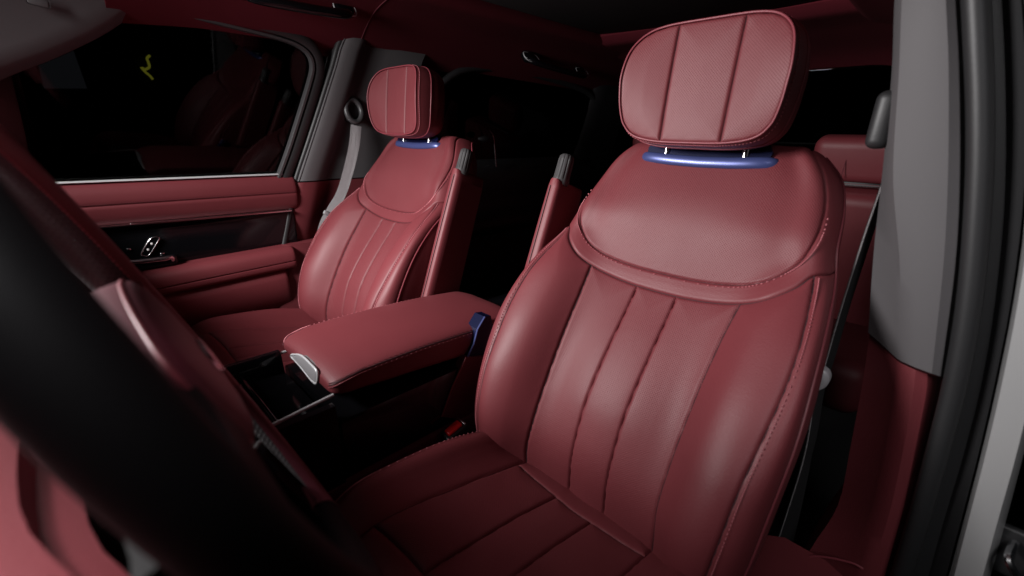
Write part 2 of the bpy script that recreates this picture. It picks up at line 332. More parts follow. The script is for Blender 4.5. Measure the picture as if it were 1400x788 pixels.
def headrest(parent, scale=1.0):
    """rounded cushion on two posts; parts go under parent as headrest > panels"""
    hb = np.array([0, .658, .078])
    W_ = np.array([[.6585, .0], [.659, .050], [.663, .085], [.670, .105], [.680, .116], [.69, .122], [.71, .127], [.73, .129], [.75, .130], [.77, .128], [.79, .1235], [.805, .116], [.818, .104], [.827, .088], [.832, .066], [.834, .040], [.8345, 0]])
    half = W_.copy()
    right = half[:, ::-1]                                  # (u, s)
    outline = np.vstack([right, (right * [-1, 1])[::-1][1:-1]])      # closed, +u side up then -u side down
    oc = smoothcurve(outline, 200, True)
    def nfun(u, s):
        nc = .080 + (s - .666) * .222; Wd = np.interp(s, W_[:, 0], W_[:, 1]); x = np.clip(np.abs(u) / .13, 0, 1)
        return nc + (.020 * np.sin(np.clip((s - .655) / .2, 0, 1) * np.pi * .95) + .002) * x ** 2.2
    class H:
        sign = -1
        def __call__(s_, u, s): u = np.ravel(u); s = np.ravel(s); return np.stack([u, s * 0, s * 0 + ZS], 1) + np.outer(s, SV) + np.outer(nfun(u, s), NV)
        def normal(s_, u, s):
            e = 1e-3; u = np.ravel(u); s = np.ravel(s); n = -np.cross(s_(u + e, s) - s_(u - e, s), s_(u, s + e) - s_(u, s - e)); return n / np.linalg.norm(n, axis=1)[:, None]
    HS = H(); hr = obj('headrest', *hr_back(oc, nfun), 'leather', parent)
    # front: three flutes inside the piping
    def arc(lo, hi, side):                                 # outline points with u between
        pts = right[(right[:, 0] >= lo - 1e-9) & (right[:, 0] <= hi + 1e-9)]; return pts * [side, 1]
    def w_at(u):                                           # bottom and top s where half width equals u
        k = np.argmax(W_[:, 1]); return np.interp(u, W_[:k + 1, 1], W_[:k + 1, 0]), np.interp(u, W_[k:, 1][::-1], W_[k:, 0][::-1])
    us = np.linspace(-.05, .05, 21); bo = np.array([(u, w_at(abs(u))[0]) for u in us]); to = np.array([(u, w_at(abs(u))[1]) for u in us])
    panel('headrest_centre_panel', HS, bo, to, line(*bo[0], *to[0]), line(*bo[-1], *to[-1]), 'perf', hr, 40, 50, r=.005, dip=.005, puff=.0035, soft=.025)
    for a_ in (-.05, .05):
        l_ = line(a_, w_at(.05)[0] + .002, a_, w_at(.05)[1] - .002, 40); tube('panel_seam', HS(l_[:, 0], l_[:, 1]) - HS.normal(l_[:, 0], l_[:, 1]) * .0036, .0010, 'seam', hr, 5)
    for sg in (1, -1):
        uc = .098                                          # corners of the side panel on the outline
        us = np.linspace(.05, uc, 16); b = np.array([(u, w_at(u)[0]) for u in us]); t = np.array([(u, w_at(u)[1]) for u in us])
        k = (W_[:, 0] > w_at(uc)[0]) & (W_[:, 0] < w_at(uc)[1]); outer = np.vstack([[uc, w_at(uc)[0]], W_[k][:, ::-1], [uc, w_at(uc)[1]]]); outer = resample(smoothcurve(outer, 60), 60)
        seam = line(*b[0], *t[0], 60)
        if sg > 0: panel('headrest_side_panel', HS, b, t, seam, outer, 'perf', hr, 40, 50, r=.005, dip=.005, puff=.0035, soft=.025)
        else:
            f = np.array([-1, 1]); panel('headrest_side_panel', HS, (b * f)[::-1], (t * f)[::-1], outer * f, seam * f, 'perf', hr, 40, 50, r=.005, dip=.005, puff=.0035, soft=.025)
    ring = HS(oc[:, 0], oc[:, 1]); tube('piping', ring + NV * .0012, .0016, 'piping', hr, 8, True)
    return hr, oc, nfun
def hr_back(oc, nfun):
    """side band and rounded back of the headrest behind its outline"""
    ax = NV * math.cos(.216) - SV * math.sin(.216)         # forward axis of the cushion
    c = oc.mean(0); base = np.stack([oc[:, 0], oc[:, 1] * 0, oc[:, 1] * 0 + ZS], 1) + np.outer(oc[:, 1], SV) + np.outer(nfun(oc[:, 0], oc[:, 1]), NV)
    ctr = base.mean(0); rings = []
    for sc_, back in ((.995, .001), (1.014, .006), (1.030, .016), (1.042, .030), (1.048, .044), (1.045, .058), (1.015, .076), (.95, .090), (.83, .102), (.60, .110), (.3, .113)):
        q = ctr + (base - ctr) * sc_
        # sections further back become flat
        dep = (q - ctr) @ ax; fl = min(1, back / .05); q = q - np.outer(dep * fl * .6, ax) - ax * back; rings.append(q)
    n = len(oc); V = np.vstack(rings + [[ctr - ax * .113]]); F = [f[::-1] for f in grid_faces(len(rings), n, True)]
    F += [((len(rings) - 1) * n + (j + 1) % n, (len(rings) - 1) * n + j, len(V) - 1) for j in range(n)]
    F = [f[::-1] for f in F]
    return V, F

CUSH_t = [0, .15, .5, .72, .9, 1.0, 1.25, 1.5]
cl = [  # y, z centre, A z, mid z, crest z, outer z
 (.00, .372, .376, .384, .385, .360), (.05, .391, .398, .412, .413, .385), (.10, .409, .419, .442, .451, .420), (.15, .424, .434, .461, .473, .444), (.20, .438, .449, .474, .487, .460), (.25, .449, .462, .484, .496, .470),
 (.30, .459, .476, .493, .502, .476), (.35, .469, .488, .500, .506, .480), (.39, .473, .492, .502, .506, .478), (.43, .466, .480, .490, .492, .465), (.46, .446, .455, .463, .464, .44), (.478, .41, .415, .42, .42, .40), (.482, .36, .36, .36, .36, .35), (.47, .31, .31, .31, .31, .30)]
ch = [0, .05, .10, .15, .20, .25, .30, .35, .39, .435, .475, .515, .565, .615]
Tc = []
for (y, z0, zA, zM, zE, zO), hh in zip(cl, ch):
    zM -= .006; zE -= .009; zO -= .009
    k = 1 if y < .45 or hh < .45 else .985
    wn = 1 - max(0, hh - .40) * .25
    Tc.append([(0, y, z0), (.037, y - .002, z0 + .001), (.133 * wn, y - .004, zA), (.178 * wn, y - .012, zM), (.213 * wn, y - .022, zE), (.243 * wn, y - .03, zO), (.252 * wn, y - .034, min(zO - .05, .40)), (.245 * wn, y - .036, .27)])
CUSH = Surf(CUSH_t, ch, Tc)

def build_seat(inb, label):
    """inb: +1 when the car's middle lies on the +x side"""
    t = thing('front_seat', label, 'car seat')
    # ---- backrest
    ta, tb, te, to_ = .5, .15, .9, 1.05; h0 = -.02
    back = obj('backrest', *back_shell(), 'black_plastic', t)
    for a, b in ((-ta, -tb), (-tb, tb), (tb, ta)):
        tt = np.linspace(a, b, 24); panel('backrest_flute', BACK, line(a, h0, b, h0, 24), np.stack([tt, h_outer(tt)], 1), line(a, h0, a, h_outer(a), 60), line(b, h0, b, h_outer(b), 60), 'perf', back, 40, 90, r=.0052, dip=.0060, puff=.0042, soft=.022, free=('b',))
    for sg in (1, -1):
        def mk(nm, t0, t1, mt, **k):
            tt = np.linspace(t0, t1, 24); bo = line(t0, h0, t1, h0, 24); tp = np.stack([tt, h_outer(tt)], 1); L_ = line(t0, h0, t0, h_outer(t0), 60); R_ = line(t1, h0, t1, h_outer(t1), 60)
            if sg < 0:
                f = np.array([-1, 1]); bo, tp, L_, R_ = (bo * f)[::-1], (tp * f)[::-1], R_ * f, L_ * f
            return panel(nm, BACK, bo, tp, L_, R_, mt, back, **k)
        mk('backrest_bolster', ta, te, 'leather', na=44, nb=90, r=.007, dip=.007, puff=.008, soft=.03, free=('b',))
        mk('bolster_side_strip', te, to_, 'leather', na=20, nb=90, r=.006, dip=.003, puff=.003, soft=.02, free=('b',))
        tq = np.linspace(to_, 1.48, 12); hs_ = line(to_, h0, 1.48, h0, 12); tp = line(to_, .765, 1.48, .765, 12); L_ = line(to_, h0, to_, .765, 60); R_ = line(1.48, h0, 1.48, .765, 60)
        f = np.array([-1, 1])
        if sg < 0: hs_, tp, L_, R_ = (hs_ * f)[::-1], (tp * f)[::-1], R_ * f, L_ * f
        panel('backrest_side_panel', BACK, hs_, tp, L_, R_, 'leather', back, na=16, nb=70, r=.006, dip=.002, puff=.002, free=('b', 't'))
        # edge seam: stitches and piping
        hh = np.linspace(.0, float(h_outer(te)) - .004, 160); tt = np.full_like(hh, te * sg); P = BACK(tt, hh); Nn = BACK.normal(tt, hh)
        stitch('edge_stitching', P + Nn * .0014, Nn, 'thread', back, off=.0042 * sg)
        hh = np.linspace(-.01, .70, 200); tt = np.full_like(hh, to_ * sg); P = BACK(tt, hh) + BACK.normal(tt, hh) * .0005
        tube('side_piping', P, .0017, 'piping', back, 6)
    # yoke: perforated panel and the band around it
    top = .745; tl = inn[0]; tp = smoothcurve([tl, (tl[0] * .99, .70), (tl[0] * .97, top)], 20)
    R_ = tp; L_ = tp * [-1, 1]; topc = line(-tp[-1][0], top, tp[-1][0], top, 40); k = 46
    # lower curve of the panel from -u to +u; the rounded corners split it into sides
    full = (inn_r)[::-1]
    nseg = len(full); c0 = 27; c1 = nseg - 1 - 27
    right_side = np.vstack([full[c1:], tp[1:]]); left_side = right_side * [-1, 1]; low = full[c0:c1 + 1]
    panel('yoke_panel', BACK, resample(low, 50), resample(topc, 50), resample(left_side, 60), resample(right_side, 60), 'perf', back, 90, 90, r=.005, dip=.005, puff=.0025, soft=.03, free=('t',))
    inner_path = np.vstack([tp[::-1], inn[1:]]); inner_full = np.vstack([inner_path, (inner_path * [-1, 1])[::-1][1:]])[::-1]
    side_o = smoothcurve([(to_, top), (to_, .68), (to_, .60), (to_, .54), (to_, float(h_outer(to_)))], 40); o2 = out[out[:, 0] < 1.04]
    outer_path = np.vstack([side_o, o2]); outer_full = np.vstack([outer_path, (outer_path * [-1, 1])[::-1][1:]])[::-1]
    # strip between the two, matched by relative arc length measured in space
    def par(path, n):
        P = BACK(path[:, 0], path[:, 1]); d = np.r_[0, np.cumsum(np.linalg.norm(np.diff(P, axis=0), axis=1))]; q = np.linspace(0, d[-1], n); return np.stack([np.interp(q, d, path[:, j]) for j in range(2)], 1)
    po, pi = par(outer_full, 200), par(inner_full, 200); m_ = 24
    a = cosp(m_)[:, None, None]; G = po[None] * (1 - a) + pi[None] * a; P = BACK(G[..., 0].ravel(), G[..., 1].ravel()); Nn = BACK.normal(G[..., 0].ravel(), G[..., 1].ravel())
    E = np.vstack([BACK(po[:, 0], po[:, 1]), BACK(pi[:, 0], pi[:, 1])]); d = np.sqrt(((P[:, None] - E[None]) ** 2).sum(2)).min(1); x = np.clip(d / .0055, 0, 1)
    P = P + Nn * (-.005 + .005 * np.sqrt(1 - (1 - x) ** 2) + .0015 * (1 - np.exp(-d / .015)))[:, None]
    obj('yoke_band', P, grid_faces(m_, 200), 'leather', back, uv=P[:, :2])
    q = par(inner_full, 400); q = q[(q[:, 1] < .58)]; P = BACK(q[:, 0], q[:, 1]); Nn = BACK.normal(q[:, 0], q[:, 1])
    stitch('yoke_stitching', P + Nn * .0018, Nn, 'thread', back, off=.0048)
    def seam(nm, Sf, path, par_, depth=.0040, r=.0011):  # dark tube low in the groove, standing in for the shade there
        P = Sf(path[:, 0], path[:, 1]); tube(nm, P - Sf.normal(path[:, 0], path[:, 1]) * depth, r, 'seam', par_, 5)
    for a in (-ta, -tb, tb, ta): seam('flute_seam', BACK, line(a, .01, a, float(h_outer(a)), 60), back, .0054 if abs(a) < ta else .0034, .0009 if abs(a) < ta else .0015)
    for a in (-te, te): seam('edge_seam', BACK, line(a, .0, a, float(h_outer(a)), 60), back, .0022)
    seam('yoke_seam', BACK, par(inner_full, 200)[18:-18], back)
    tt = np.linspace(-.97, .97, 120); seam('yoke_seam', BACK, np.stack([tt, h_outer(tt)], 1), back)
    # ---- headrest, posts and bezel
    hr, oc, nfun = headrest(t)
    ax = NV * math.cos(.216) - SV * math.sin(.216)
    base = np.stack([oc[:, 0], oc[:, 1] * 0, oc[:, 1] * 0 + ZS], 1) + np.outer(oc[:, 1], SV) + np.outer(nfun(oc[:, 0], oc[:, 1]), NV); ctr = base.mean(0)
    rg = ctr + (base - ctr) * 1.026 - ax * .0075; nn = (base - ctr); nn /= np.linalg.norm(nn, axis=1)[:, None]
    stitch('front_stitching', np.vstack([rg, rg[:1]]), np.vstack([nn, nn[:1]]), 'thread', hr)
    # side band over the first centimetres, in the seat leather
    rings = [];
    for sc_, bk in ((1.004, .0), (1.020, .005), (1.033, .013), (1.042, .022), (1.047, .031), (1.048, .038)):
        q2 = ctr + (base - ctr) * sc_; dep = (q2 - ctr) @ ax; fl = min(1, bk / .05); rings.append(q2 - np.outer(dep * fl * .6, ax) - ax * bk)
    n = len(oc); obj('side_band', np.vstack(rings), grid_faces(len(rings), n, True), 'leather', hr)
    rp = rings[-1]; tube('rear_piping', rp, .0018, 'piping', hr, 6, True)
    bz = obj('headrest_bezel', *bezel_plate(), 'blue_dark', t)
    path = []
    for k in range(80):
        a = 2 * np.pi * k / 80; ca, sa = np.cos(a), np.sin(a); u = .117 * np.sign(ca) * abs(ca) ** .35; nn_ = -.016 + .028 * np.sign(sa) * abs(sa) ** .6; path.append(loc(u, .6555 - .007 * max(0, sa) * (1 - (u / .12) ** 2), nn_))
    tube('bezel_rim', np.array(path), .0095, 'blue_film', bz, 12, True, r2=.0050)
    wv = [loc(u, s_, n_) for n_ in (.0065, -.04) for u, s_ in ((-.104, .648), (.104, .648), (.107, .672), (.100, .684), (-.100, .684), (-.107, .672))]
    obj('bezel_well', wv, [tuple(range(6)), tuple(range(6, 12))[::-1]] + [(i, 6 + i, 6 + (i + 1) % 6, (i + 1) % 6) for i in range(6)], 'blue_dark', bz, False)
    for u in (-.068, .068): tube('headrest_post', [loc(u, .655, .004), loc(u, .685, .012), loc(u, .72, .03)], .0055, 'chrome', t, 10)
    # ---- cushion
    cu = obj('cushion', *cush_base(), 'black_plastic', t)
    yr, yf = .095, .365
    fr = lambda tt: yf + .022 * (np.abs(tt) / ta) ** 2
    for a, b in ((-ta, -tb), (-tb, tb), (tb, ta)):
        tt = np.linspace(a, b, 24); panel('cushion_flute', CUSH, line(a, yr, b, yr, 24), np.stack([tt, fr(tt)], 1), line(a, yr, a, fr(a), 60), line(b, yr, b, fr(b), 60), 'perf', cu, 40, 60, r=.0055, dip=.0055, puff=.006, soft=.02)
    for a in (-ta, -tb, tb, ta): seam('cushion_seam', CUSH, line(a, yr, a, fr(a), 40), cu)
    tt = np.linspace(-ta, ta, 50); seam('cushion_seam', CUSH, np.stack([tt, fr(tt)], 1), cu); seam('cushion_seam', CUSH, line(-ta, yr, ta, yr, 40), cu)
    panel('cushion_rear_roll', CUSH, line(-ta, 0.01, ta, 0.01, 40), line(-ta, yr, ta, yr, 40), line(-ta, .01, -ta, yr), line(ta, .01, ta, yr), 'leather', cu, 60, 24, r=.0055, dip=.0055, puff=.006, soft=.02, free=('b',))
    tt = np.linspace(-ta, ta, 40); panel('cushion_front_panel', CUSH, np.stack([tt, fr(tt)], 1), line(-ta, .60, ta, .60, 40), line(-ta, fr(ta), -ta, .60), line(ta, fr(ta), ta, .60), 'leather', cu, 70, 50, r=.010, dip=.006, puff=.002, soft=.02, free=('t',))
    for sg in (1, -1):
        f = np.array([sg, 1])
        def pc(nm, t0, t1, h1, h2, mt, **k):
            bo, tp, L_, R_ = line(t0, h1, t1, h1), line(t0, h2, t1, h2), line(t0, h1, t0, h2, 60), line(t1, h1, t1, h2, 60)
            if sg < 0: bo, tp, L_, R_ = (bo * f)[::-1], (tp * f)[::-1], R_ * f, L_ * f
            panel(nm, CUSH, bo, tp, L_, R_, mt, cu, **k)
        pc('cushion_bolster', ta, te, .0, .60, 'leather', na=40, nb=80, r=.009, dip=.004, puff=.006, soft=.03, free=('b', 't'))
        pc('cushion_side', te, 1.5, .0, .60, 'leather', na=30, nb=80, r=.007, dip=.003, puff=.002, free=('b', 't', 'r'))
        hh = np.linspace(.02, .50, 160); tt = np.full_like(hh, te * sg); P = CUSH(tt, hh); Nn = CUSH.normal(tt, hh)
        stitch('bolster_stitching', P + Nn * .0012, Nn, 'thread', cu, off=-.004 * sg)
    # ---- folded inner armrest with its ribbed knob
    ua = .250 * inb; arm_s0, arm_s1 = .20, .585
    def ring(s, n0, n1, w, cx):
        q = []
        for k in range(24):
            a = 2 * np.pi * k / 24; ca, sa = np.cos(a), np.sin(a)
            q.append(loc(cx + w * np.sign(ca) * abs(ca) ** .45, s, (n0 + n1) / 2 + (n1 - n0) / 2 * np.sign(sa) * abs(sa) ** .45))
        return q
    cx = ua + .026 * inb
    ar = loft('armrest', [ring(s, -.045 - .02 * (.585 - s), .052 + .015 * (.585 - s), wd, cx + .01 * inb * (.585 - s)) for s, wd in ((.10, .018), (.2, .018), (.3, .018), (.4, .018), (.5, .0175), (.57, .0165), (.583, .014), (.586, .010))], 'leather', t)
    for dn in (-.012, ):
        P = np.array([loc(cx + .004 * inb, s, .0535 + .015 * (.585 - s)) for s in np.linspace(.2, .57, 60)]); tube('armrest_seam', P, .0011, 'thread_dark', ar, 5)
    sd = np.array([[loc(cx + .0205 * inb + .01 * inb * (.585 - s), s, n) for n in (-.036 - .02 * (.585 - s), .036 + .013 * (.585 - s))] for s in np.linspace(.12, .56, 10)]); 
    sp = np.vstack([sd.reshape(-1, 3), sd.reshape(-1, 3) + np.array([-.004 * inb, 0, 0])]); obj('armrest_side_inlay', sp, grid_faces(10, 2), 'leather', ar, uv=sp[:, :2])
    kn = []
    for i, (s, rr) in enumerate(((.575, .014), (.578, .0175), (.588, .0185), (.592, .0175), (.630, .0165), (.638, .0155), (.642, .011))):
        q = []
        for k in range(72):
            a = 2 * np.pi * k / 72; rib = 1 - (.09 if (k % 6) >= 4 and 3 <= i <= 5 else 0)
            q.append(loc(cx + rr * rib * np.cos(a), s, .028 + rr * rib * np.sin(a)))
        kn.append(q)
    loft('armrest_knob', kn, 'knob', ar)
    # base and rails
    box('seat_base', (0, .21, .20), (.40, .40, .14), 'black_plastic', t, .02)
    for u in (-.18, .18): box('seat_rail', (u, .20, .065), (.05, .56, .13), 'black_plastic', t, .006)
    return t
M['knob'] = mat('dark_grey_knob', (0.045, 0.043, 0.044), .38)
def back_shell():
    hs = np.linspace(-.02, .768, 50); V = []; nc = 14
    for h in hs:
        a = BACK([1.47], [h])[0]; b = BACK([-1.47], [h])[0]
        for k in range(nc):
            x = k / (nc - 1); V.append(a * (1 - x) + b * x - NV * .03 * math.sin(math.pi * x))
    return V, [f for f in grid_faces(50, nc)]
def bezel_plate():
    V = [loc(0, .657, -.022)]; 
    for k in range(80):
        a = 2 * np.pi * k / 80; ca, sa = np.cos(a), np.sin(a); V.append(loc(.111 * np.sign(ca) * abs(ca) ** .35, .657, -.022 + .026 * np.sign(sa) * abs(sa) ** .6))
    n = len(V); top = [(0, 1 + k, 1 + (k + 1) % 80) for k in range(80)]; V2 = V + [v - SV * .012 for v in V]
    return V2, top + [(n + f[0], n + f[2], n + f[1]) for f in top] + [(1 + (k + 1) % 80, 1 + k, n + 1 + k, n + 1 + (k + 1) % 80) for k in range(80)]
def cush_base():
    V = []; 
    for h in np.linspace(0, .6, 24):
        a = CUSH([1.45], [h])[0]; b = CUSH([-1.45], [h])[0]
        for k in range(6): x = k / 5; V.append(a * (1 - x) + b * x)
    return V, grid_faces(24, 6)

driver = build_seat(+1, 'large burgundy leather seat in the foreground with pleated perforated backrest')
driver.location = (-XS, 0, 0)
passenger = build_seat(-1, 'burgundy leather seat beside the far door, behind the centre armrest')
passenger.location = (XS, .0172, 0)
for o in (driver, passenger): o['group'] = 'front seats'

# ------------------------------------------------------------------ cabin shell
fl = box('floor', (0, -.3, -.02), (1.6, 3.2, .04), 'carpet', None, 0); fl['kind'] = 'structure'
wl = box('wall', (3.6, .2, 1.0), (.1, 12, 5), 'wall', None, 0); wl['kind'] = 'structure'
wr = box('wall', (0, -3.4, 1.0), (8, .1, 5), 'wall', None, 0); wr['kind'] = 'structure'
gd = box('ground', (0, 0, -.47), (14, 14, .04), 'wall', None, 0); gd['kind'] = 'structure'

# headliner: profile across, with the sunroof opening; swept along y
def roof_profile():   # (x, z) from the rail to the opening edge
    return smoothcurve([(.735, 1.226), (.715, 1.240), (.69, 1.256), (.655, 1.280), (.61, 1.31), (.55, 1.337), (.48, 1.352), (.44, 1.358), (.425, 1.366), (.420, 1.385)], 26)
rp = roof_profile(); hl = thing('ceiling', 'burgundy suede headliner around a dark panoramic sunroof', 'headliner'); del hl['category']; del hl['label']; hl['kind'] = 'structure'
def front_z(y): return -.10 * max(0, y - .25) ** 1.0 * .6
for sg in (1, -1):
    ys = np.linspace(.43, -1.9, 40)
    rows = [[(sg * (x - .0 - .03 * max(0, y - .3)), y, z + front_z(y)) for x, z in rp] for y in ys]
    V = np.array(rows); V2 = np.concatenate([V, (V + np.array([sg * .004, 0, .012]))[:, ::-1]], 1)
    loft('roof_side_liner', V2, 'suede', hl)
# rear liner behind the opening, with a rolled lip
prof = smoothcurve([(-1.11, 1.394), (-1.122, 1.380), (-1.14, 1.371), (-1.17, 1.367), (-1.22, 1.367), (-1.4, 1.36), (-1.7, 1.325), (-1.95, 1.24)], 24)
rows = [[(x, y - .03 + .05 * (abs(x) / .45) ** 3, z - .012 * (x / .5) ** 4) for y, z in prof] for x in np.linspace(-.50, .50, 30)]
V = np.array(rows); V2 = np.concatenate([V, (V + np.array([0, -.003, .014]))[:, ::-1]], 1); loft('roof_rear_liner', V2, 'suede', hl)
box('sunroof_blind', (0, -.25, 1.402), (1.0, 2.1, .012), 'blind', hl, .002)
# seam on the side liner
for y in (-.165,):
    P = np.array([(x - .0004, y - .05 * (x - .6), z - .0006) for x, z in rp[2:22]]); tube('liner_seam', P, .0012, 'thread_dark', hl, 5)

def grab_handle(label, p0, p1, bright):
    c = (np.array(p0) + p1) / 2; t = thing('grab_handle', label, 'handle', tuple(c)); L = np.linalg.norm(np.array(p1) - p0); d = (np.array(p1) - p0) / L
    q = lambda a, x, z: rel(c + d * a * L / 2 + np.array([x, 0, z]), t)
    P = smoothcurve([q(-.86, .018, .012), q(-.82, -.018, -.004), q(-.6, -.03, -.010), (q(0, -.034, -.012)), q(.6, -.03, -.010), q(.82, -.018, -.004), q(.86, .018, .012)], 40)
    tube('grip', P, .012, 'gloss', t, 12, r2=.017)
    for a in (-.82, .82):
        m = box('mount', tuple(q(a, .006, .012)), (.042, .056, .030), 'gloss', t, .009, 4, Matrix.Rotation(-.85, 3, 'Y'))
        e = smoothcurve([q(a - .17, -.022, -.006), q(a - .17, -.002, .022), q(a + .17, -.002, .022), q(a + .17, -.022, -.006)], 24, True); tube('mount_trim', e, .002, 'silver', m, 5, True)
    return t
h1a, h1b = px(322, -8, 'x', .565), px(482, 20, 'x', .565)
grab_handle('glossy dark grab handle over the front passenger window', h1a, h1b, 1)
grab_handle('glossy dark grab handle over the far rear door', px(715, 80, 'x', .58), px(800, 104, 'x', .58), 0)

# ------------------------------------------------------------------ far front door
DR = thing('car_door', 'far front door with burgundy pads, gloss black panel and dark window', 'door', (.76, .35, 0))
def sweep_y(name, prof, y0, y1, m, parent, n=24, dz0=0., dz1=0., rnd=.006, sgn=1):
    """closed (x, z) profile swept along y with eased ends; dz tilts it"""
    prof = np.asarray(prof, float); c = prof.mean(0); rings = []
    ys = np.r_[y0, y0 + (y1 - y0) * np.linspace(0, 1, n), y1]; L = abs(y1 - y0); e = np.sign(y1 - y0) * rnd
    seq = [(y0, .90), (y0 + e * .12, .955), (y0 + e * .5, .988)] + [(y, 1.) for y in np.linspace(y0 + e, y1 - e, n)] + [(y1 - e * .5, .988), (y1 - e * .12, .955), (y1, .90)]
    for y, s in seq:
        f = (y - y0) / (y1 - y0); q = c + (prof - c) * s; rings.append(np.stack([q[:, 0], np.full(len(q), y), q[:, 1] + dz0 * (1 - f) + dz1 * f], 1))
    return loft(name, rel(np.array(rings).reshape(-1, 3), root_of(parent)).reshape(len(rings), -1, 3), m, parent)
def root_of(p):
    while p.parent is not None: p = p.parent
    return p
up = smoothcurve([(.790, .872), (.765, .8735), (.748, .868), (.737, .853), (.733, .835), (.7335, .8185), (.7365, .8165), (.7335, .8145), (.736, .795), (.742, .776), (.753, .766), (.79, .764)], 48, True)
upo = sweep_y('upper_pad', up, .80, .060, 'leather', DR, 40, 0.006, 0, rnd=.012)
P = np.array([(.7333, y, .8215 + .006 * (y - .06) / .74) for y in np.linspace(.07, .78, 80)]); stitch('pad_stitching', rel(P, DR), np.tile([-1., 0, 0], (80, 1)), 'thread_dark', upo)
st = smoothcurve([(.748, .8735), (.7465, .8755), (.750, .8785), (.756, .8785), (.757, .8735)], 12, True); sweep_y('belt_strip', st, .80, .090, 'silver', DR, 10, .006, 0, rnd=.002)
sl = smoothcurve([(.738, .7655), (.7345, .7630), (.738, .7605), (.752, .7605), (.752, .7650)], 12, True); sweep_y('silver_trim_strip', sl, .80, .085, 'chrome', DR, 10, .008, 0, rnd=.002)
gp = smoothcurve([(.754, .764), (.751, .74), (.7505, .70), (.752, .66), (.756, .645), (.79, .645), (.79, .766)], 30, True); sweep_y('gloss_trim_panel', gp, .80, .075, 'gloss', DR, 20, .004, 0)
lo = smoothcurve([(.775, .653), (.745, .654), (.722, .651), (.707, .641), (.701, .626), (.700, .6085), (.7045, .6065), (.700, .604), (.701, .592), (.707, .584), (.73, .581), (.775, .581)], 48, True); lpo = sweep_y('armrest_pad', lo, .80, .105, 'leather', DR, 40, -.022, 0, rnd=.012)
P = np.array([(.7005, y, .6125 - .022 * (y - .105) / .695) for y in np.linspace(.12, .78, 80)]); stitch('pad_stitching', rel(P, DR), np.tile([-1., 0, 0], (80, 1)), 'thread_dark', lpo)
lw = smoothcurve([(.775, .580), (.722, .5795), (.712, .572), (.708, .55), (.710, .51), (.722, .47), (.742, .44), (.748, .40), (.75, .30), (.79, .30)], 40, True); sweep_y('lower_panel', lw, .80, .135, 'leather', DR, 30, -.02, 0, rnd=.012)
pk = smoothcurve([(.775, .40), (.700, .398), (.690, .385), (.692, .33), (.70, .22), (.71, .10), (.775, .10)], 30, True); sweep_y('door_pocket', pk, .80, .19, 'leather', DR, 20, -.01, 0, rnd=.01)
# seat-memory switch with chrome bezel, and the chrome pull below it
def on_panel(x, y): return rel(px(x, y, 'x', .7495), DR)
qd = [on_panel(193, 346), on_panel(206, 326), on_panel(217, 325), on_panel(213, 334), on_panel(203, 349), on_panel(195, 349)]
sw = obj('door_switch', np.vstack([np.array(qd), np.array(qd) + [-.005, 0, 0]]), [tuple(range(6, 12))] + [(i, (i + 1) % 6, 6 + (i + 1) % 6, 6 + i) for i in range(6)], 'gloss', DR, False)
tube('switch_bezel', smoothcurve(np.array(qd) + [-.005, 0, 0], 40, True), .0017, 'chrome', sw, 6, True)
for c in ((207, 333), (202, 341)):
    q = on_panel(*c) + [-.0056, 0, 0]; box('switch_symbol', tuple(q), (.001, .005, .006), 'icon', sw, .0003, 1)
dh = smoothcurve([px(160, 359, 'x', .735), px(190, 358, 'x', .73), px(225, 354, 'x', .729), px(235, 352, 'x', .732), px(238, 358, 'x', .738)], 30); hn = tube('door_pull', rel(dh, DR), .006, 'chrome', DR, 10, r2=.004)
box('pull_recess', tuple(rel(px(200, 360, 'x', .742), DR)), (.02, .14, .03), 'gloss', DR, .008)
for x, y in ((176, 341), (181, 306), (222, 347)): box('trim_button', tuple(on_panel(x, y)), (.006, .009, .006), 'chrome', DR, .0015, 2)
# window frame and glass in the plane that leans in towards the roof
WN = np.array([1, 0, .17]); WD = .775 + .17 * .87
inner_px = [(-40, 252), (200, 248), (378, 243), (392, 205), (408, 155), (421, 112), (425, 92), (421, 77), (408, 66), (385, 57), (330, 43), (250, 24), (190, 10), (100, -14), (-40, -50)]
IN = np.array([pxp(x, y, WN, WD - .025) for x, y in inner_px])
def frame_strip(name, pts, wid, m, off, thick=.012, start=2):
    P = smoothcurve(np.array(pts)[start:], 80); T, _, _ = frames(P); nn = WN / np.linalg.norm(WN); B = np.cross(T, nn); c = IN.mean(0)
    if ((P - c) * B).sum() < 0: B = -B
    prof = [(0, .004), (.002, -.003), (wid * .25, -.006), (wid * .75, -.006), (wid - .002, -.003), (wid, .004), (wid, thick), (0, thick)]
    rings = [[p + b * (a + off) + nn * z for a, z in prof] for p, b in zip(P, B)]
    return loft(name, rel(np.array(rings).reshape(-1, 3), DR).reshape(len(P), -1, 3), m, DR)
frame_strip('glass_run_seal', IN, .012, 'rubber_satin', 0)
frame_strip('window_frame', IN, .030, 'rubber', .0125, .02)
gl = [rel(p + WN * .016, DR) for p in IN]
obj('window_glass', np.vstack([gl, np.array(gl) + WN * .004]), [tuple(range(len(gl))), tuple(range(len(gl), 2 * len(gl)))[::-1]] + [(i, (i + 1) % len(gl), len(gl) + (i + 1) % len(gl), len(gl) + i) for i in range(len(gl))], 'glass', DR, False)
# body of the door outside
box('outer_skin', tuple(rel((.86, .36, .42), DR)), (.05, .92, .84), 'paint', DR, .01)
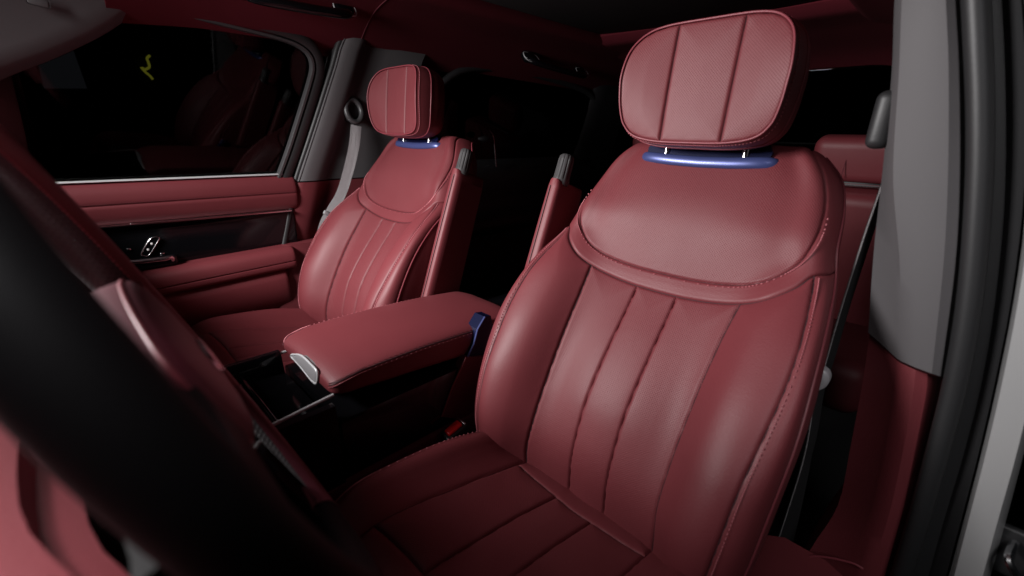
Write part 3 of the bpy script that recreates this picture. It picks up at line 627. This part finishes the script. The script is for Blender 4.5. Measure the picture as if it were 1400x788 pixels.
# ------------------------------------------------------------------ far pillars
def xin(z): return .742 - .17 * (z - .85)
def pillar_at(x, y, off=0.): return pxp(x, y, WN, .742 + .17 * .85 + off)
PB = thing('door_pillar', 'grey and burgundy pillar trim behind the far front door', 'pillar', (.76, -.1, 0))
fe = [(477, 40), (466, 64), (459, 90), (452, 112), (440, 150), (425, 196), (408, 248)]      # front edge of the grey trim
rings = []
for x, y in resample(fe, 16):
    p = pillar_at(x, y); z = p[2]; f = np.clip((z - .85) / .4, 0, 1)
    prof = [(.030, .010), (.004, .004), (-.004, -.004), (-.010, -.020), (-.012, -.045), (-.010, -.062), (.004, -.075 - .02 * (1 - f)), (.008, -.095), (.008, -.16), (.004, -.20), (.004, -.30), (.06, -.30), (.06, .010)]
    rings.append([p + np.array([a, b, 0]) for a, b in prof])
loft('upper_trim', rel(np.array(rings).reshape(-1, 3), PB).reshape(len(rings), -1, 3), 'grey', PB)
fe2 = [(407, 250), (400, 285), (393, 318), (389, 333)]; rings = []
for x, y in resample(fe2, 10):
    p = pillar_at(x, y)
    prof = [(.030, .010), (.004, .004), (-.004, -.004), (-.009, -.018), (-.010, -.05), (-.008, -.075), (.004, -.09), (.008, -.11), (.008, -.16), (.004, -.20), (.004, -.30), (.06, -.30), (.06, .010)]
    rings.append([p + np.array([a, b, 0]) for a, b in prof])
loft('middle_trim', rel(np.array(rings).reshape(-1, 3), PB).reshape(len(rings), -1, 3), 'leather', PB)
fe3 = [(390, 335), (398, 342), (394, 365), (386, 400), (379, 432), (372, 470), (360, 520)]; rings = []
for x, y in resample(fe3, 12):
    p = px(x, y, 'x', .735)
    prof = [(.03, .01), (.004, .004), (-.004, -.004), (-.008, -.018), (-.012, -.06), (-.016, -.12), (-.016, -.30), (-.01, -.40), (.06, -.40), (.06, .01)]
    rings.append([p + np.array([a, b, 0]) for a, b in prof])
loft('lower_trim', rel(np.array(rings).reshape(-1, 3), PB).reshape(len(rings), -1, 3), 'leather', PB)
sp_ = smoothcurve([pillar_at(x - 4, y, .012) for x, y in fe] + [px(x - 5, y, 'x', .757) for x, y in ((402, 285), (394, 330), (391, 350), (383, 400), (374, 440), (360, 500))], 80)
tube('door_seal', rel(sp_, PB), .010, 'rubber', PB, 10)
ed = smoothcurve([pillar_at(x + .5, y, -.003) for x, y in fe], 50); tube('edge_trim', rel(ed, PB), .0016, 'grey', PB, 6)
# sill step beside the far seat
SL = loft('door_sill', [[(.64, y, .02), (.645, y, .33), (.655, y, .372), (.68, y, .385), (.73, y, .39), (.80, y, .39), (.80, y, .02)] for y in np.linspace(.85, -.5, 12)], 'leather', None); tag(SL, 'burgundy leather sill between the far seat cushion and the door', 'sill')

AP = thing('windscreen_pillar', 'grey pillar trim at the upper left corner above the dark window', 'pillar', (.7, .5, 1.2))
rows = []
lowe = [(-120, 152), (0, 97), (60, 74), (105, 54), (140, 36), (172, 14), (205, -16), (240, -50), (280, -90)]
for x, y in resample(smoothcurve(lowe, 40), 24):
    p = pxp(x, y, WN, WD - .035); r0 = []
    for a, b in ((.03, -.012), (.004, -.004), (-.004, .006), (-.010, .03), (-.016, .06), (-.024, .10), (-.034, .17), (-.05, .26), (.05, .28), (.06, .02)): r0.append(p + np.array([a, b * .55, b * .85]))
    rows.append(r0)
loft('pillar_trim', rel(np.array(rows).reshape(-1, 3), AP).reshape(len(rows), -1, 3), 'grey', AP)
tg = pxp(52, 3, WN, WD - .055); bxo = box('clip_cover', tuple(rel(tg, AP)), (.004, .034, .016), 'grey', AP, .004, 3, Matrix.Rotation(.15, 3, 'X'))

# seat belt on the far pillar
SB = thing('seat_belt', 'grey seat belt hanging from its loop on the far pillar', 'seat belt', tuple(px(485, 150, 'x', .70)))
c0 = px(484, 152, 'x', .698); rg = []
for k in range(40):
    a = 2 * np.pi * k / 40; rg.append(c0 + np.array([.006 * math.sin(a), .026 * math.cos(a), .034 * math.sin(a)]))
tube('belt_loop', rel(rg, SB), .009, 'rubber_satin', SB, 10, True)
box('loop_cover', tuple(rel(c0 + [.022, -.004, .008], SB)), (.03, .065, .085), 'rubber', SB, .012, 4)
bp_ = [px(487, 172, 'x', .690), px(484, 200, 'x', .690), px(476, 235, 'x', .692), px(466, 266, 'x', .694), px(452, 290, 'x', .700), px(440, 318, 'x', .705), px(425, 400, 'x', .70), px(415, 440, 'x', .69)]
P = smoothcurve(bp_, 60); T, _, _ = frames(P); rows = []
for i, (p, t) in enumerate(zip(P, T)):
    f = i / 59; tw = np.array([-.25 - .9 * f, -1, 0]); tw -= t * (tw @ t); tw /= np.linalg.norm(tw); n_ = np.cross(t, tw); wv = .017 - .004 * f
    rows.append([p + tw * wv * a + n_ * b for a, b in ((-1, .0006), (-.5, .0016), (0, .001), (.5, .0018), (1, .0006), (1, -.0006), (0, -.0004), (-1, -.0006))])
loft('webbing', rel(np.array(rows).reshape(-1, 3), SB).reshape(60, -1, 3), 'webbing', SB)
box('belt_stop', tuple(rel(px(447, 292, 'x', .697), SB)), (.010, .024, .014), 'plate', SB, .004, 3, Matrix.Rotation(.6, 3, 'X'))

# ------------------------------------------------------------------ far rear door
RD = thing('rear_door', 'black rear door in the shadow behind the far seat', 'door', (.76, -1.0, 0))
gp2 = smoothcurve([(.79, .872), (.755, .872), (.742, .86), (.738, .80), (.745, .70), (.73, .66), (.70, .63), (.70, .58), (.735, .55), (.745, .3), (.79, .3)], 40, True); sweep_y('door_panel', gp2, -.46, -1.55, 'black_plastic', RD, 20)
q = [(-.47, .88), (-1.38, .88), (-1.52, 1.06), (-1.42, 1.22), (-.60, 1.235)]; V = np.array([(.775 - .17 * (z - .87), y, z) for y, z in q]); V2 = rel(np.vstack([V, V + [.005, 0, 0]]), RD)
obj('window_glass', V2, [(0, 1, 2, 3, 4), (9, 8, 7, 6, 5)] + [(i, (i + 1) % 5, 5 + (i + 1) % 5, 5 + i) for i in range(5)], 'privacy', RD, False)
tube('window_frame', rel(smoothcurve(V, 60, True), RD), .014, 'rubber', RD, 8, True)
st = smoothcurve([px(669, 178, 'x', .715), px(674, 186, 'x', .715), px(676, 200, 'x', .717), px(678, 228, 'x', .722)], 20); tube('chrome_edge', rel(st, RD), .0022, 'chrome', RD, 6)
kb = px(663, 190, 'x', .71); tube('latch_knob', rel([kb + [.01, .03, 0], kb + [0, .018, 0], kb, kb + [-.004, -.012, 0]], RD), [.006, .010, .014, .010], 'black_plastic', RD, 14)
tube('console_edge', rel(smoothcurve([px(640, 412, 'x', .3), px(672, 407, 'x', .32), px(700, 404, 'x', .34)], 12), RD), .003, 'rubber_satin', RD, 6)
CP = loft('rear_pillar', [[(.78 - .17 * (z - .87) - a, y - .5 * (z - .87) * .4, z) for a, y in ((0, -1.42), (.02, -1.44), (.03, -1.50), (.03, -1.75), (0, -1.78), (-.05, -1.6))] for z in np.linspace(.3, 1.26, 10)], 'black_plastic', None); tag(CP, 'dark rear pillar in shadow under the far rear grab handle', 'pillar')

# ------------------------------------------------------------------ rear seat behind the driver
RS = thing('rear_seat', 'dim burgundy rear seat glimpsed between the large seat and the near pillar', 'car seat', (-.50, -1.2, 0))
RS_BACK = -.20
def rb(name, c, size, m, bev, rx=-.3): return box(name, tuple(rel(np.array(c) + [.03, RS_BACK, 0], RS)), size, m, RS, bev, 6, Matrix.Rotation(rx, 3, 'X'))
rh = rb('headrest', (-.52, -1.17, .948), (.25, .09, .155), 'leather', .035, -.25)
P = np.array([(-.50 + .03 + .006 * z, RS_BACK - 1.122 - .25 * (z) - .004, .948 + z) for z in np.linspace(-.06, .06, 20)]); tube('headrest_seam', rel(P, RS), .0013, 'thread_dark', rh, 5)
rb('backrest', (-.52, -1.22, .55), (.52, .15, .62), 'leather', .04, -.25)
tube('headrest_trim', rel(smoothcurve(np.array([(-.61, -1.12, .868), (-.57, -1.115, .864), (-.41, -1.115, .864), (-.38, -1.12, .868)]) + [0, RS_BACK, 0], 20), RS), .005, 'chrome', RS, 8)
rb('cushion', (-.50, -.85, .34), (.52, .5, .16), 'leather', .05, .08)
R2 = thing('rear_seat', 'dark burgundy rear seat in the deep shadow between the front seats', 'car seat', (.23, -1.2, 0)); 
for o in list(RS.children):
    c = o.copy(); COL.objects.link(c); c.parent = R2
    for g in o.children:
        d = g.copy(); COL.objects.link(d); d.parent = c
for o in (RS, R2): o['group'] = 'rear seats'

TG = thing('tailgate', 'black tailgate closing the dark rear of the cabin', 'car body', (0, -2.0, 0))
box('tailgate_trim', (0, 0, .45), (1.5, .08, .9), 'black_plastic', TG, .02)
box('rear_glass', (0, .08, 1.10), (1.4, .012, .46), 'privacy', TG, .004, 3, Matrix.Rotation(-.6, 3, 'X'))
# ------------------------------------------------------------------ centre console
CN = thing('centre_console', 'centre console with padded burgundy armrest and gloss black tray', 'console', (0, .15, 0))
def rsq(cx, cz, hx, hz, n=40, e=.35, zt=None):
    q = []
    for k in range(n):
        a = 2 * np.pi * k / n + np.pi / n; ca, sa = np.cos(a), np.sin(a); q.append((cx + hx * np.sign(ca) * abs(ca) ** e, cz + hz * np.sign(sa) * abs(sa) ** e))
    return q
rings = []
prof = [(.354, .599, .607, .098), (.353, .597, .611, .107), (.349, .594, .6155, .1135), (.341, .591, .621, .118), (.326, .588, .626, .1203), (.30, .586, .6305, .121), (.25, .580, .6325, .121), (.18, .574, .6325, .121), (.10, .566, .6300, .121), (.02, .560, .6250, .121), (-.05, .554, .6180, .121), (-.075, .553, .6150, .120), (-.088, .554, .610, .117), (-.095, .558, .602, .110)]
for y, zb, zt, hx in prof:
    q = rsq(0, (zb + zt) / 2, hx, (zt - zb) / 2, 96, .30); rings.append([(x, y - .006, z + (.010 * (1 - (x / .121) ** 2) if z > (zb + zt) / 2 else 0)) for x, z in q])
lid = loft('armrest_lid', rel(np.array(rings).reshape(-1, 3), CN).reshape(len(rings), -1, 3), 'leather', CN)
RG = np.array(rings); k_ = 5
for sg, kk in ((1, k_), (-1, 95 // 2 - k_)):
    P = smoothcurve(RG[1:12, kk], 140); Nn = np.tile([.8 * sg, 0, .6], (140, 1)); Nn[:22, 1] = np.linspace(.9, 0, 22); Nn /= np.linalg.norm(Nn, axis=1)[:, None]
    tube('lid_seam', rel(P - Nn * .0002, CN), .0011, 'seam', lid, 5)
    stitch('lid_stitching', rel(P, CN), Nn, 'thread_dark', lid, .004, .0028, .0008, off=.0038); stitch('lid_stitching', rel(P, CN), Nn, 'thread', lid, .004, .0028, .0008, off=-.0038)
# chrome latch in the front face
lt = [px(398, 487, 'y', .3495), px(404, 485, 'y', .3495), px(413, 487, 'y', .3495), px(424, 497, 'y', .3495), px(434, 509, 'y', .3495), px(433, 524, 'y', .3495), px(426, 520, 'y', .3495), px(410, 500, 'y', .3495)]
lv = rel(lt, CN); n = len(lv); c_ = lv.mean(0)
lat = obj('lid_latch', np.vstack([lv, lv * .86 + c_ * .14 + [0, .0012, 0], lv * .9 + c_ * .1 + [0, -.010, 0]]), [tuple(range(n, 2 * n))] + [(i, (i + 1) % n, n + (i + 1) % n, n + i) for i in range(n)] + [((i + 1) % n, i, 2 * n + i, 2 * n + (i + 1) % n) for i in range(n)], 'plate', CN, False)
tube('latch_rim', smoothcurve(lv, 48, True), .0022, 'silver', lat, 6, True)
# body, tray, strips, lower leather
loft('console_body', [rel([(x, y, z) for x, z in ((-.128, .30), (-.132, .54), (-.128, .552), (-.116, .556), (.116, .556), (.128, .552), (.132, .54), (.128, .30))], CN) for y in np.linspace(.345, -.36, 10)], 'gloss', CN)
loft('tray_body', [rel([(x, y, z) for x, z in ((-.134, .30), (-.137, .56), (-.134, .588), (-.122, .589), (-.116, .580), (-.112, .545), (.112, .545), (.116, .580), (.122, .589), (.134, .588), (.137, .56), (.134, .30))], CN) for y in np.linspace(.56, .352, 10)], 'gloss', CN)
loft('console_front', [rel([(x, y, z) for x, z in ((-.12, .05), (-.12, .50), (-.10, .53), (.10, .53), (.12, .50), (.12, .05))], CN) for y in np.linspace(.95, .563, 8)], 'black_plastic', CN)
for x0, xa, ya, xb, yb in ((.13, 330, 500, 401, 477.5), (-.13, 384, 575.5, 456, 540)):
    P = np.array([px(xa, ya, 'x', x0), px(xb, yb, 'x', x0)]); d = P[0] - P[1]; P = np.array([P[1], P[0], P[0] + d * .8]); tube('silver_strip', rel(P + [0, 0, .0], CN), .0028, 'silver', CN, 8)
box('cup_divider', tuple(rel((0, .43, .56), CN)), (.22, .008, .03), 'gloss', CN, .003)
for sg in (-1, 1):
    loft('lower_side_pad', [rel([(sg * x, y, z) for x, z in ((.130, .435), (.140, .432), (.144, .422), (.145, .40), (.145, .2), (.13, .2))], CN) for y in np.linspace(.62, -.30, 14)], 'leather_shaded', CN)
# blue filmed hinge trim and the leather flap behind it
for sg in (-1,):
    a = [px(662, 433, 'x', -.128), px(671, 432, 'x', -.128), px(674, 446, 'x', -.128), px(668, 486, 'x', -.128), px(638, 489, 'x', -.128), px(647, 470, 'x', -.128), px(652, 450, 'x', -.128)]
    hv = rel(a, CN); n = len(hv); hg = obj('hinge_trim', np.vstack([hv, hv + [.03, 0, 0]]), [tuple(range(n))] + [((i + 1) % n, i, n + i, n + (i + 1) % n) for i in range(n)], 'blue_dark', CN, False)
    tube('hinge_edge', np.array([hv[0], hv[6], hv[5], hv[4]]) + [-.002, 0, 0], .0022, 'blue_film', hg, 6)
    a = [px(637, 489, 'x', -.134), px(668, 487, 'x', -.134), px(672, 580, 'x', -.134), px(604, 570, 'x', -.134), px(618, 530, 'x', -.134)]
    hv = rel(a, CN); n = len(hv); fp = obj('side_flap', np.vstack([hv, hv + [.02, 0, 0]]), [tuple(range(n))] + [((i + 1) % n, i, n + i, n + (i + 1) % n) for i in range(n)], 'leather_shaded', CN, False)
    tube('flap_piping', np.array([hv[0], hv[4], hv[3]]), .0018, 'piping', fp, 6)

# buckle beside the driver's seat
bc = px(620, 586, 'x', -.158); BK = thing('seat_belt_buckle', 'black belt buckle with a bright red button beside the armrest console', 'buckle', tuple(bc))
dr = px(634, 574, 'x', -.158) - px(606, 598, 'x', -.158); dr /= np.linalg.norm(dr); xx = np.array([1, 0, 0.]); nn = np.cross(dr, xx); nn /= np.linalg.norm(nn)
Rm = Matrix(((xx[0], dr[0], nn[0]), (xx[1], dr[1], nn[1]), (xx[2], dr[2], nn[2])))
face = CAM - bc; face /= np.linalg.norm(face)
# the push face looks up and forward, towards the seat
fx = np.array([.75, .55, 0]); fx = fx - dr * (fx @ dr); fx /= np.linalg.norm(fx); fz = np.cross(fx, dr); fz = fz if fz @ face > 0 else -fz; fx = np.cross(dr, fz)
Rm = Matrix([[fx[i], dr[i], fz[i]] for i in range(3)])
box('buckle_housing', tuple(-fz * .021), (.030, .052, .042), 'black_plastic', BK, .004, 3, Rm)
box('button', tuple(fz * .0015), (.018, .036, .008), 'red', BK, .004, 3, Rm)
box('buckle_slot', tuple(dr * .0225 + fz * .0004), (.022, .0045, .003), 'chrome', BK, .001, 2, Rm)
tube('buckle_stalk', [-fz * .03, -fz * .06 - dr * .01 + np.array([0, -.02, -.04]), np.array([0.0, -.06, -.20])], .011, 'black_plastic', BK, 10)

# ------------------------------------------------------------------ steering wheel
WC = np.array([-.4145, .5567, .8519]); WNn = np.array([0, -.9278, .3731]); WU = np.array([0, .3731, .9278]); WX = np.array([1., 0, 0])
SWh = thing('steering_wheel', 'blurred burgundy and black leather steering wheel in the left foreground', 'steering wheel', tuple(WC))
def wp(a, r, n): return WX * r * math.sin(a) + WU * r * math.cos(a) + WNn * n      # a clockwise from 12 as the driver sees it
RR = .189
def rim_arc(name, a0, a1, m, parent, lo=0, hi=360, rt=.0165, grow=1.0, n=70):
    """arc of the rim, only the part of its section between the angles lo..hi (0 = outwards, 90 = to the driver)"""
    A = np.radians(np.linspace(a0, a1, n)); S = np.radians(np.linspace(lo, hi, 26)); V = []; uv = []
    for a in A:
        for s in S:
            V.append(wp(a, RR + rt * grow * math.cos(s), rt * 1.12 * grow * math.sin(s))); uv.append((a * RR, s * rt))
    return obj(name, V, [f[::-1] for f in grid_faces(n, 26)], m, parent, uv=uv)
rim = rim_arc('rim', 0, 360, 'black_leather', SWh, grow=.94, n=160)
rim_arc('rim_leather', -5, 128, 'leather', rim, -60, 150); rim_arc('rim_grip', -5, 128, 'perf_black', rim, 150, 300)
rim_arc('rim_leather', 128.6, 182, 'leather_shaded', rim, 40, 150); rim_arc('rim_grip', 128.6, 182, 'perf_black', rim, 150, 400)
rim_arc('rim_grip', 182.6, 354.4, 'black_leather', rim, -180, 180)
for a in (128.3, 182.3, -5.3):
    ar = math.radians(a); P = [wp(ar, RR + .0168 * math.cos(s), .0188 * math.sin(s)) for s in np.linspace(0, 2 * np.pi, 24, endpoint=False)]; tube('rim_seam', P, .0009, 'thread_dark', rim, 5, True)
q = np.linspace(-5, 128, 120); P = np.array([wp(math.radians(a), RR + .0166 * math.cos(math.radians(150)), .0186 * math.sin(math.radians(150))) for a in q]); stitch('rim_stitching', P, np.array([-wp(math.radians(a), 1, -.6) for a in q]), 'thread', rim)
# hub pad
def hub_ring(sc_, n):
    pts = smoothcurve([(-.088, .045), (-.05, .058), (0, .062), (.05, .058), (.088, .045), (.092, .01), (.075, -.028), (.045, -.048), (0, -.054), (-.045, -.048), (-.075, -.028), (-.092, .01)], 60, True)
    return [WX * x * sc_ + WU * y * sc_ + WNn * n for x, y in pts]
hub = loft('hub_pad', [hub_ring(s, n) for s, n in ((.9, -.050), (1.0, -.042), (1.02, -.005), (1.0, .008), (.96, .014), (.85, .018), (.6, .021), (.3, .0225))], 'leather_shaded', SWh)
tube('pad_edge', hub_ring(.985, .0105), .0016, 'piping', hub, 6, True)
em = smoothcurve([(-.022, 0), (-.016, .009), (0, .012), (.016, .009), (.022, 0), (.016, -.009), (0, -.012), (-.016, -.009)], 32, True)
obj('hub_emblem', [WX * x + WU * y + WNn * .0228 for x, y in em] + [WX * x + WU * y + WNn * .0248 for x, y in em * .92], [tuple(range(32, 64))] + [(i, (i + 1) % 32, 32 + (i + 1) % 32, 32 + i) for i in range(32)], 'chrome', hub)
for sg in (1, -1):
    sp_ = loft('spoke', [[WX * sg * x + WU * (y0 + dy) + WNn * n for dy, n in ((-h_, -.03), (-h_, .006), (-h_ * .7, .014), (h_ * .7, .014), (h_, .006), (h_, -.03))] for x, y0, h_ in ((.075, .008, .036), (.10, .006, .030), (.135, .002, .026), (.165, 0, .024), (.18, 0, .026))], 'black_leather' if sg < 0 else 'leather', SWh)
    tube('spoke_trim', [WX * sg * .085 + WU * .048 - WNn * .012, WX * sg * .125 + WU * .034 - WNn * .012, WX * sg * .165 + WU * .028 - WNn * .012], .0026, 'chrome' if sg > 0 else 'black_plastic', sp_, 6)
    if sg > 0: tube('shift_paddle', smoothcurve([WX * sg * .08 + WU * .030 - WNn * .038, WX * sg * .11 + WU * .032 - WNn * .034, WX * sg * .135 + WU * .026 - WNn * .030, WX * sg * .142 + WU * .010 - WNn * .029], 20), .003, 'gloss', SWh, 8, r2=.002)
loft('lower_spoke', [[WX * x + WU * y + WNn * n for x, n in ((-w_, -.02), (-w_, .004), (0, .010), (w_, .004), (w_, -.02))] for y, w_ in ((-.055, .04), (-.10, .03), (-.14, .026), (-.178, .03))], 'gloss', SWh)
# ------------------------------------------------------------------ dashboard
DB = thing('dashboard', 'blurred burgundy leather dashboard edge at the lower left corner', 'dashboard', (0, .9, .6))
def dash(name, prof, m, x0=-.70, x1=.70, n=57, close=True):
    pr = smoothcurve(prof, 50, True); return loft(name, [rel([(x, y - .008 - .016 * (1 + math.tanh((-.53 - x) / .045)), z) for y, z in pr], DB) for x in np.linspace(x0, x1, n)], m, DB)
dash('upper_pad', [(1.15, .84), (.90, .848), (.70, .846), (.655, .843), (.640, .836), (.636, .824), (.642, .812), (.66, .806), (1.15, .78)], 'leather')
dash('silver_strip', [(.70, .803), (.652, .802), (.646, .797), (.652, .792), (.70, .791)], 'grey')
dash('middle_pad', [(.70, .788), (.660, .785), (.66, .74), (.67, .70), (.69, .68), (1.0, .69), (1.0, .78)], 'black_plastic')
dash('lower_cover', [(.73, .676), (.685, .672), (.69, .58), (.80, .45), (1.0, .3), (1.0, .67)], 'black_plastic')

# ------------------------------------------------------------------ near pillar (driver's door opening)
NP = thing('door_pillar', 'tall near pillar trim, grey above and burgundy below, at the right', 'pillar', (-.76, -.2, 0))
def colrings(cols, n, back=-.32):
    """cols: polylines of (px, py, depth y) seen left to right; closed at the back"""
    C_ = []
    for c in cols:
        c = smoothcurve(np.array(c, float), n); C_.append(np.array([px(a, b, 'y', y) for a, b, y in c]))
    C_ = np.array(C_)                                              # (ncol, n, 3)
    k1 = C_[0].copy(); k1[:, 1] = back; k2 = C_[-1].copy(); k2[:, 1] = back
    return np.transpose(np.concatenate([C_, k2[None], k1[None]]), (1, 0, 2))
up_cols = [
 [(1226, -60, -.20), (1222, 20, -.20), (1219, 100, -.20), (1207, 230, -.20), (1195, 340, -.20), (1187, 455, -.20)],
 [(1232, -60, -.165), (1228, 20, -.165), (1225, 100, -.165), (1216, 240, -.165), (1224, 360, -.165), (1226, 490, -.168)],
 [(1236, -60, -.157), (1232, 20, -.157), (1229, 100, -.157), (1221, 240, -.157), (1230, 360, -.157), (1232, 494, -.160)],
 [(1262, -60, -.148), (1262, 20, -.148), (1262, 100, -.148), (1258, 240, -.148), (1256, 360, -.148), (1252, 503, -.15)],
 [(1290, -60, -.146), (1294, 20, -.146), (1297, 100, -.146), (1296, 240, -.146), (1290, 360, -.146), (1274, 511, -.148)],
 [(1302, -60, -.152), (1307, 20, -.152), (1311, 100, -.152), (1312, 240, -.152), (1306, 360, -.152), (1286, 515, -.154)],
 [(1318, -60, -.185), (1324, 20, -.185), (1330, 100, -.185), (1330, 240, -.185), (1320, 360, -.185), (1297, 518, -.185)]]
def into(parent, rings): return (rings.reshape(-1, 3) - np.array(parent.location)).reshape(rings.shape)
loft('upper_trim', into(NP, colrings(up_cols, 24)), 'grey', NP, sharp=30)
lo_cols = [
 [(1189, 458, -.205), (1178, 530, -.205), (1163, 610, -.205), (1146, 690, -.205), (1112, 745, -.19), (1080, 800, -.18), (1060, 850, -.18)],
 [(1226, 493, -.172), (1221, 540, -.172), (1210, 610, -.172), (1192, 690, -.172), (1172, 745, -.172), (1150, 800, -.172), (1130, 850, -.172)],
 [(1234, 498, -.160), (1230, 540, -.160), (1219, 610, -.160), (1202, 690, -.160), (1184, 745, -.160), (1164, 800, -.160), (1146, 850, -.160)],
 [(1252, 506, -.155), (1248, 540, -.155), (1236, 610, -.155), (1219, 690, -.155), (1203, 745, -.155), (1185, 800, -.155), (1170, 850, -.155)],
 [(1268, 512, -.160), (1266, 540, -.160), (1252, 610, -.160), (1236, 690, -.160), (1221, 745, -.160), (1206, 800, -.160), (1192, 850, -.160)],
 [(1298, 520, -.20), (1293, 545, -.20), (1275, 612, -.20), (1255, 690, -.20), (1240, 745, -.20), (1226, 800, -.20), (1212, 850, -.20)]]
loft('lower_trim', into(NP, colrings(lo_cols, 24)), 'leather', NP, sharp=40)
def path_y(pts, y): return smoothcurve([px(a, b, 'y', y) for a, b in pts], 60)
tube('door_seal', rel(path_y([(1331, -60), (1336, 40), (1340, 150), (1338, 260), (1327, 400), (1308, 515), (1284, 610), (1256, 710), (1225, 810), (1210, 860)], -.150), NP), .0115, 'rubber', NP, 14)
bl = [
 [(1338, -60, -.17), (1345, 100, -.17), (1344, 260, -.17), (1332, 400, -.17), (1314, 515, -.17), (1288, 620, -.17), (1260, 720, -.17), (1228, 830, -.17)],
 [(1366, -60, -.175), (1374, 100, -.175), (1374, 260, -.175), (1362, 400, -.175), (1344, 515, -.175), (1318, 620, -.175), (1288, 720, -.175), (1258, 830, -.175)],
 [(1392, -60, -.16), (1402, 100, -.16), (1400, 260, -.16), (1384, 400, -.16), (1362, 515, -.16), (1338, 620, -.16), (1312, 720, -.16), (1282, 830, -.16)]]
loft('rubber_channel', into(NP, colrings(bl, 24)), 'rubber', NP)
pt = [
 [(1394, -60, -.165), (1406, 100, -.165), (1401, 290, -.165), (1387, 400, -.165), (1365, 515, -.165), (1341, 620, -.165), (1315, 720, -.165), (1285, 830, -.165)],
 [(1402, -60, -.150), (1414, 100, -.150), (1408, 290, -.150), (1394, 400, -.150), (1372, 515, -.150), (1348, 620, -.150), (1322, 720, -.150), (1294, 830, -.150)],
 [(1450, -60, -.146), (1460, 100, -.146), (1454, 290, -.146), (1438, 400, -.146), (1415, 515, -.146), (1390, 620, -.146), (1362, 720, -.146), (1332, 830, -.146)],
 [(1460, -60, -.16), (1470, 100, -.16), (1464, 290, -.16), (1448, 400, -.16), (1425, 515, -.16), (1401, 615, -.16), (1373, 720, -.16), (1342, 830, -.16)]]
BP = loft('body_pillar', colrings(pt, 24), 'paint', None); tag(BP, 'pale silver painted body edge at the far right of the picture', 'car body')
sk = px(1386, 768, 'y', -.15); SK = thing('door_striker', 'small chrome door striker at the bottom right corner', 'striker', tuple(sk))
tube('striker_loop', smoothcurve([(-.02, -.01, -.012), (-.012, .016, -.010), (.0, .02, 0), (.008, .016, .012), (.004, -.01, .02)], 24), .0045, 'chrome', SK, 8)
box('striker_plate', (0, -.018, 0), (.05, .012, .07), 'rubber', SK, .004)
ts = smoothcurve([px(x, y, 'y', -.150) for x, y in ((1084, 800), (1090, 776), (1104, 762), (1130, 762), (1165, 770), (1180, 778))], 30); tube('trim_seam', rel(ts, NP), .0016, 'piping', NP, 6)
# lower storage pocket of the near sill
SI = loft('door_sill', [[(-.655, y, .02), (-.660, y, .30), (-.672, y, .345), (-.70, y, .362), (-.76, y, .362), (-.80, y, .345), (-.80, y, .02)] for y in np.linspace(.5, -.16, 12)], 'leather', None); tag(SI, 'burgundy sill cover beside the large seat at the lower right', 'sill')
# near belt: loop and edge-on webbing with its stop
NB = thing('seat_belt', 'thin near seat belt seen edge on beside the right pillar', 'seat belt', (-.683, -.2, 1.0))
lp = px(1204, 165, 'y', -.21); box('belt_loop', tuple(rel(lp + [-.004, 0, 0], NB)), (.026, .05, .072), 'rubber', NB, .011, 5)
pts = [px(1213, 190, 'y', -.205), px(1210, 235, 'y', -.205), px(1180, 325, 'y', -.205), px(1150, 420, 'y', -.205), px(1127, 500, 'y', -.205), px(1113, 545, 'y', -.205), px(1100, 620, 'y', -.21), px(1076, 700, 'y', -.22), px(1046, 790, 'y', -.23)]
P = smoothcurve(pts, 70); T, _, _ = frames(P); rows = []
for i, (p, t) in enumerate(zip(P, T)):
    f = max(0, (i - 45) / 25); tw = np.array([-.12 - .55 * f, -1, 0]); tw -= t * (tw @ t); tw /= np.linalg.norm(tw); n_ = np.cross(t, tw)
    rows.append([p + tw * .023 * a + n_ * b + tw * .023 for a, b in ((-1, .0009), (0, .0009), (1, .0009), (1, -.0009), (0, -.0009), (-1, -.0009))])
loft('webbing', rel(np.array(rows).reshape(-1, 3), NB).reshape(70, -1, 3), 'webbing_dark', NB); tube('webbing_edge', rel(np.array([r[0] for r in rows]), NB), .0009, 'webbing', NB, 5)
hm = [px(x, y, 'y', -.195) for x, y in ((1116, 502), (1124, 503), (1132, 509), (1135, 517), (1132, 526), (1125, 532), (1112, 535), (1114, 520))]; hv = rel(hm, NB); n = len(hv)
hs = smoothcurve(hv, 32, True); n = 32; c_ = hs.mean(0); sto = obj('belt_stop', np.vstack([hs, hs * .9 + c_ * .1 + [0, .004, 0], hs + [0, -.012, 0]]), [tuple(range(n, 2 * n))] + [(i, (i + 1) % n, n + (i + 1) % n, n + i) for i in range(n)] + [((i + 1) % n, i, 2 * n + i, 2 * n + (i + 1) % n) for i in range(n)], 'plate', NB, True)
P = [px(1113, 540, 'y', -.196), px(1110, 556, 'y', -.198)]; tube('belt_tongue', rel(P, NB), .0022, 'plate', NB, 6)

# ------------------------------------------------------------------ things in the dark room beyond the window
bd = [px(52, 88, 'x', 3.5), px(100, 68, 'x', 3.5), px(119, 121, 'x', 3.5), px(60, 121, 'x', 3.5)]; n = 4
BO = obj('display_board', np.vstack([bd, np.array(bd) + [.03, 0, 0]]), [(0, 1, 2, 3), (7, 6, 5, 4)] + [(i, (i + 1) % 4, 4 + (i + 1) % 4, 4 + i) for i in range(4)], 'board', None, False); tag(BO, 'grey display board in the dark room beyond the far window', 'board')
sq = smoothcurve([px(x, y, 'x', 3.52) for x, y in ((205, 76), (201, 80), (203, 86), (204, 92), (198, 95), (193, 92), (199, 99), (205, 104), (209, 109))], 40)
NS = tube('neon_sign', sq, .008, 'neon', None, 8); tag(NS, 'thin yellow squiggle of light beyond the far window', 'sign')
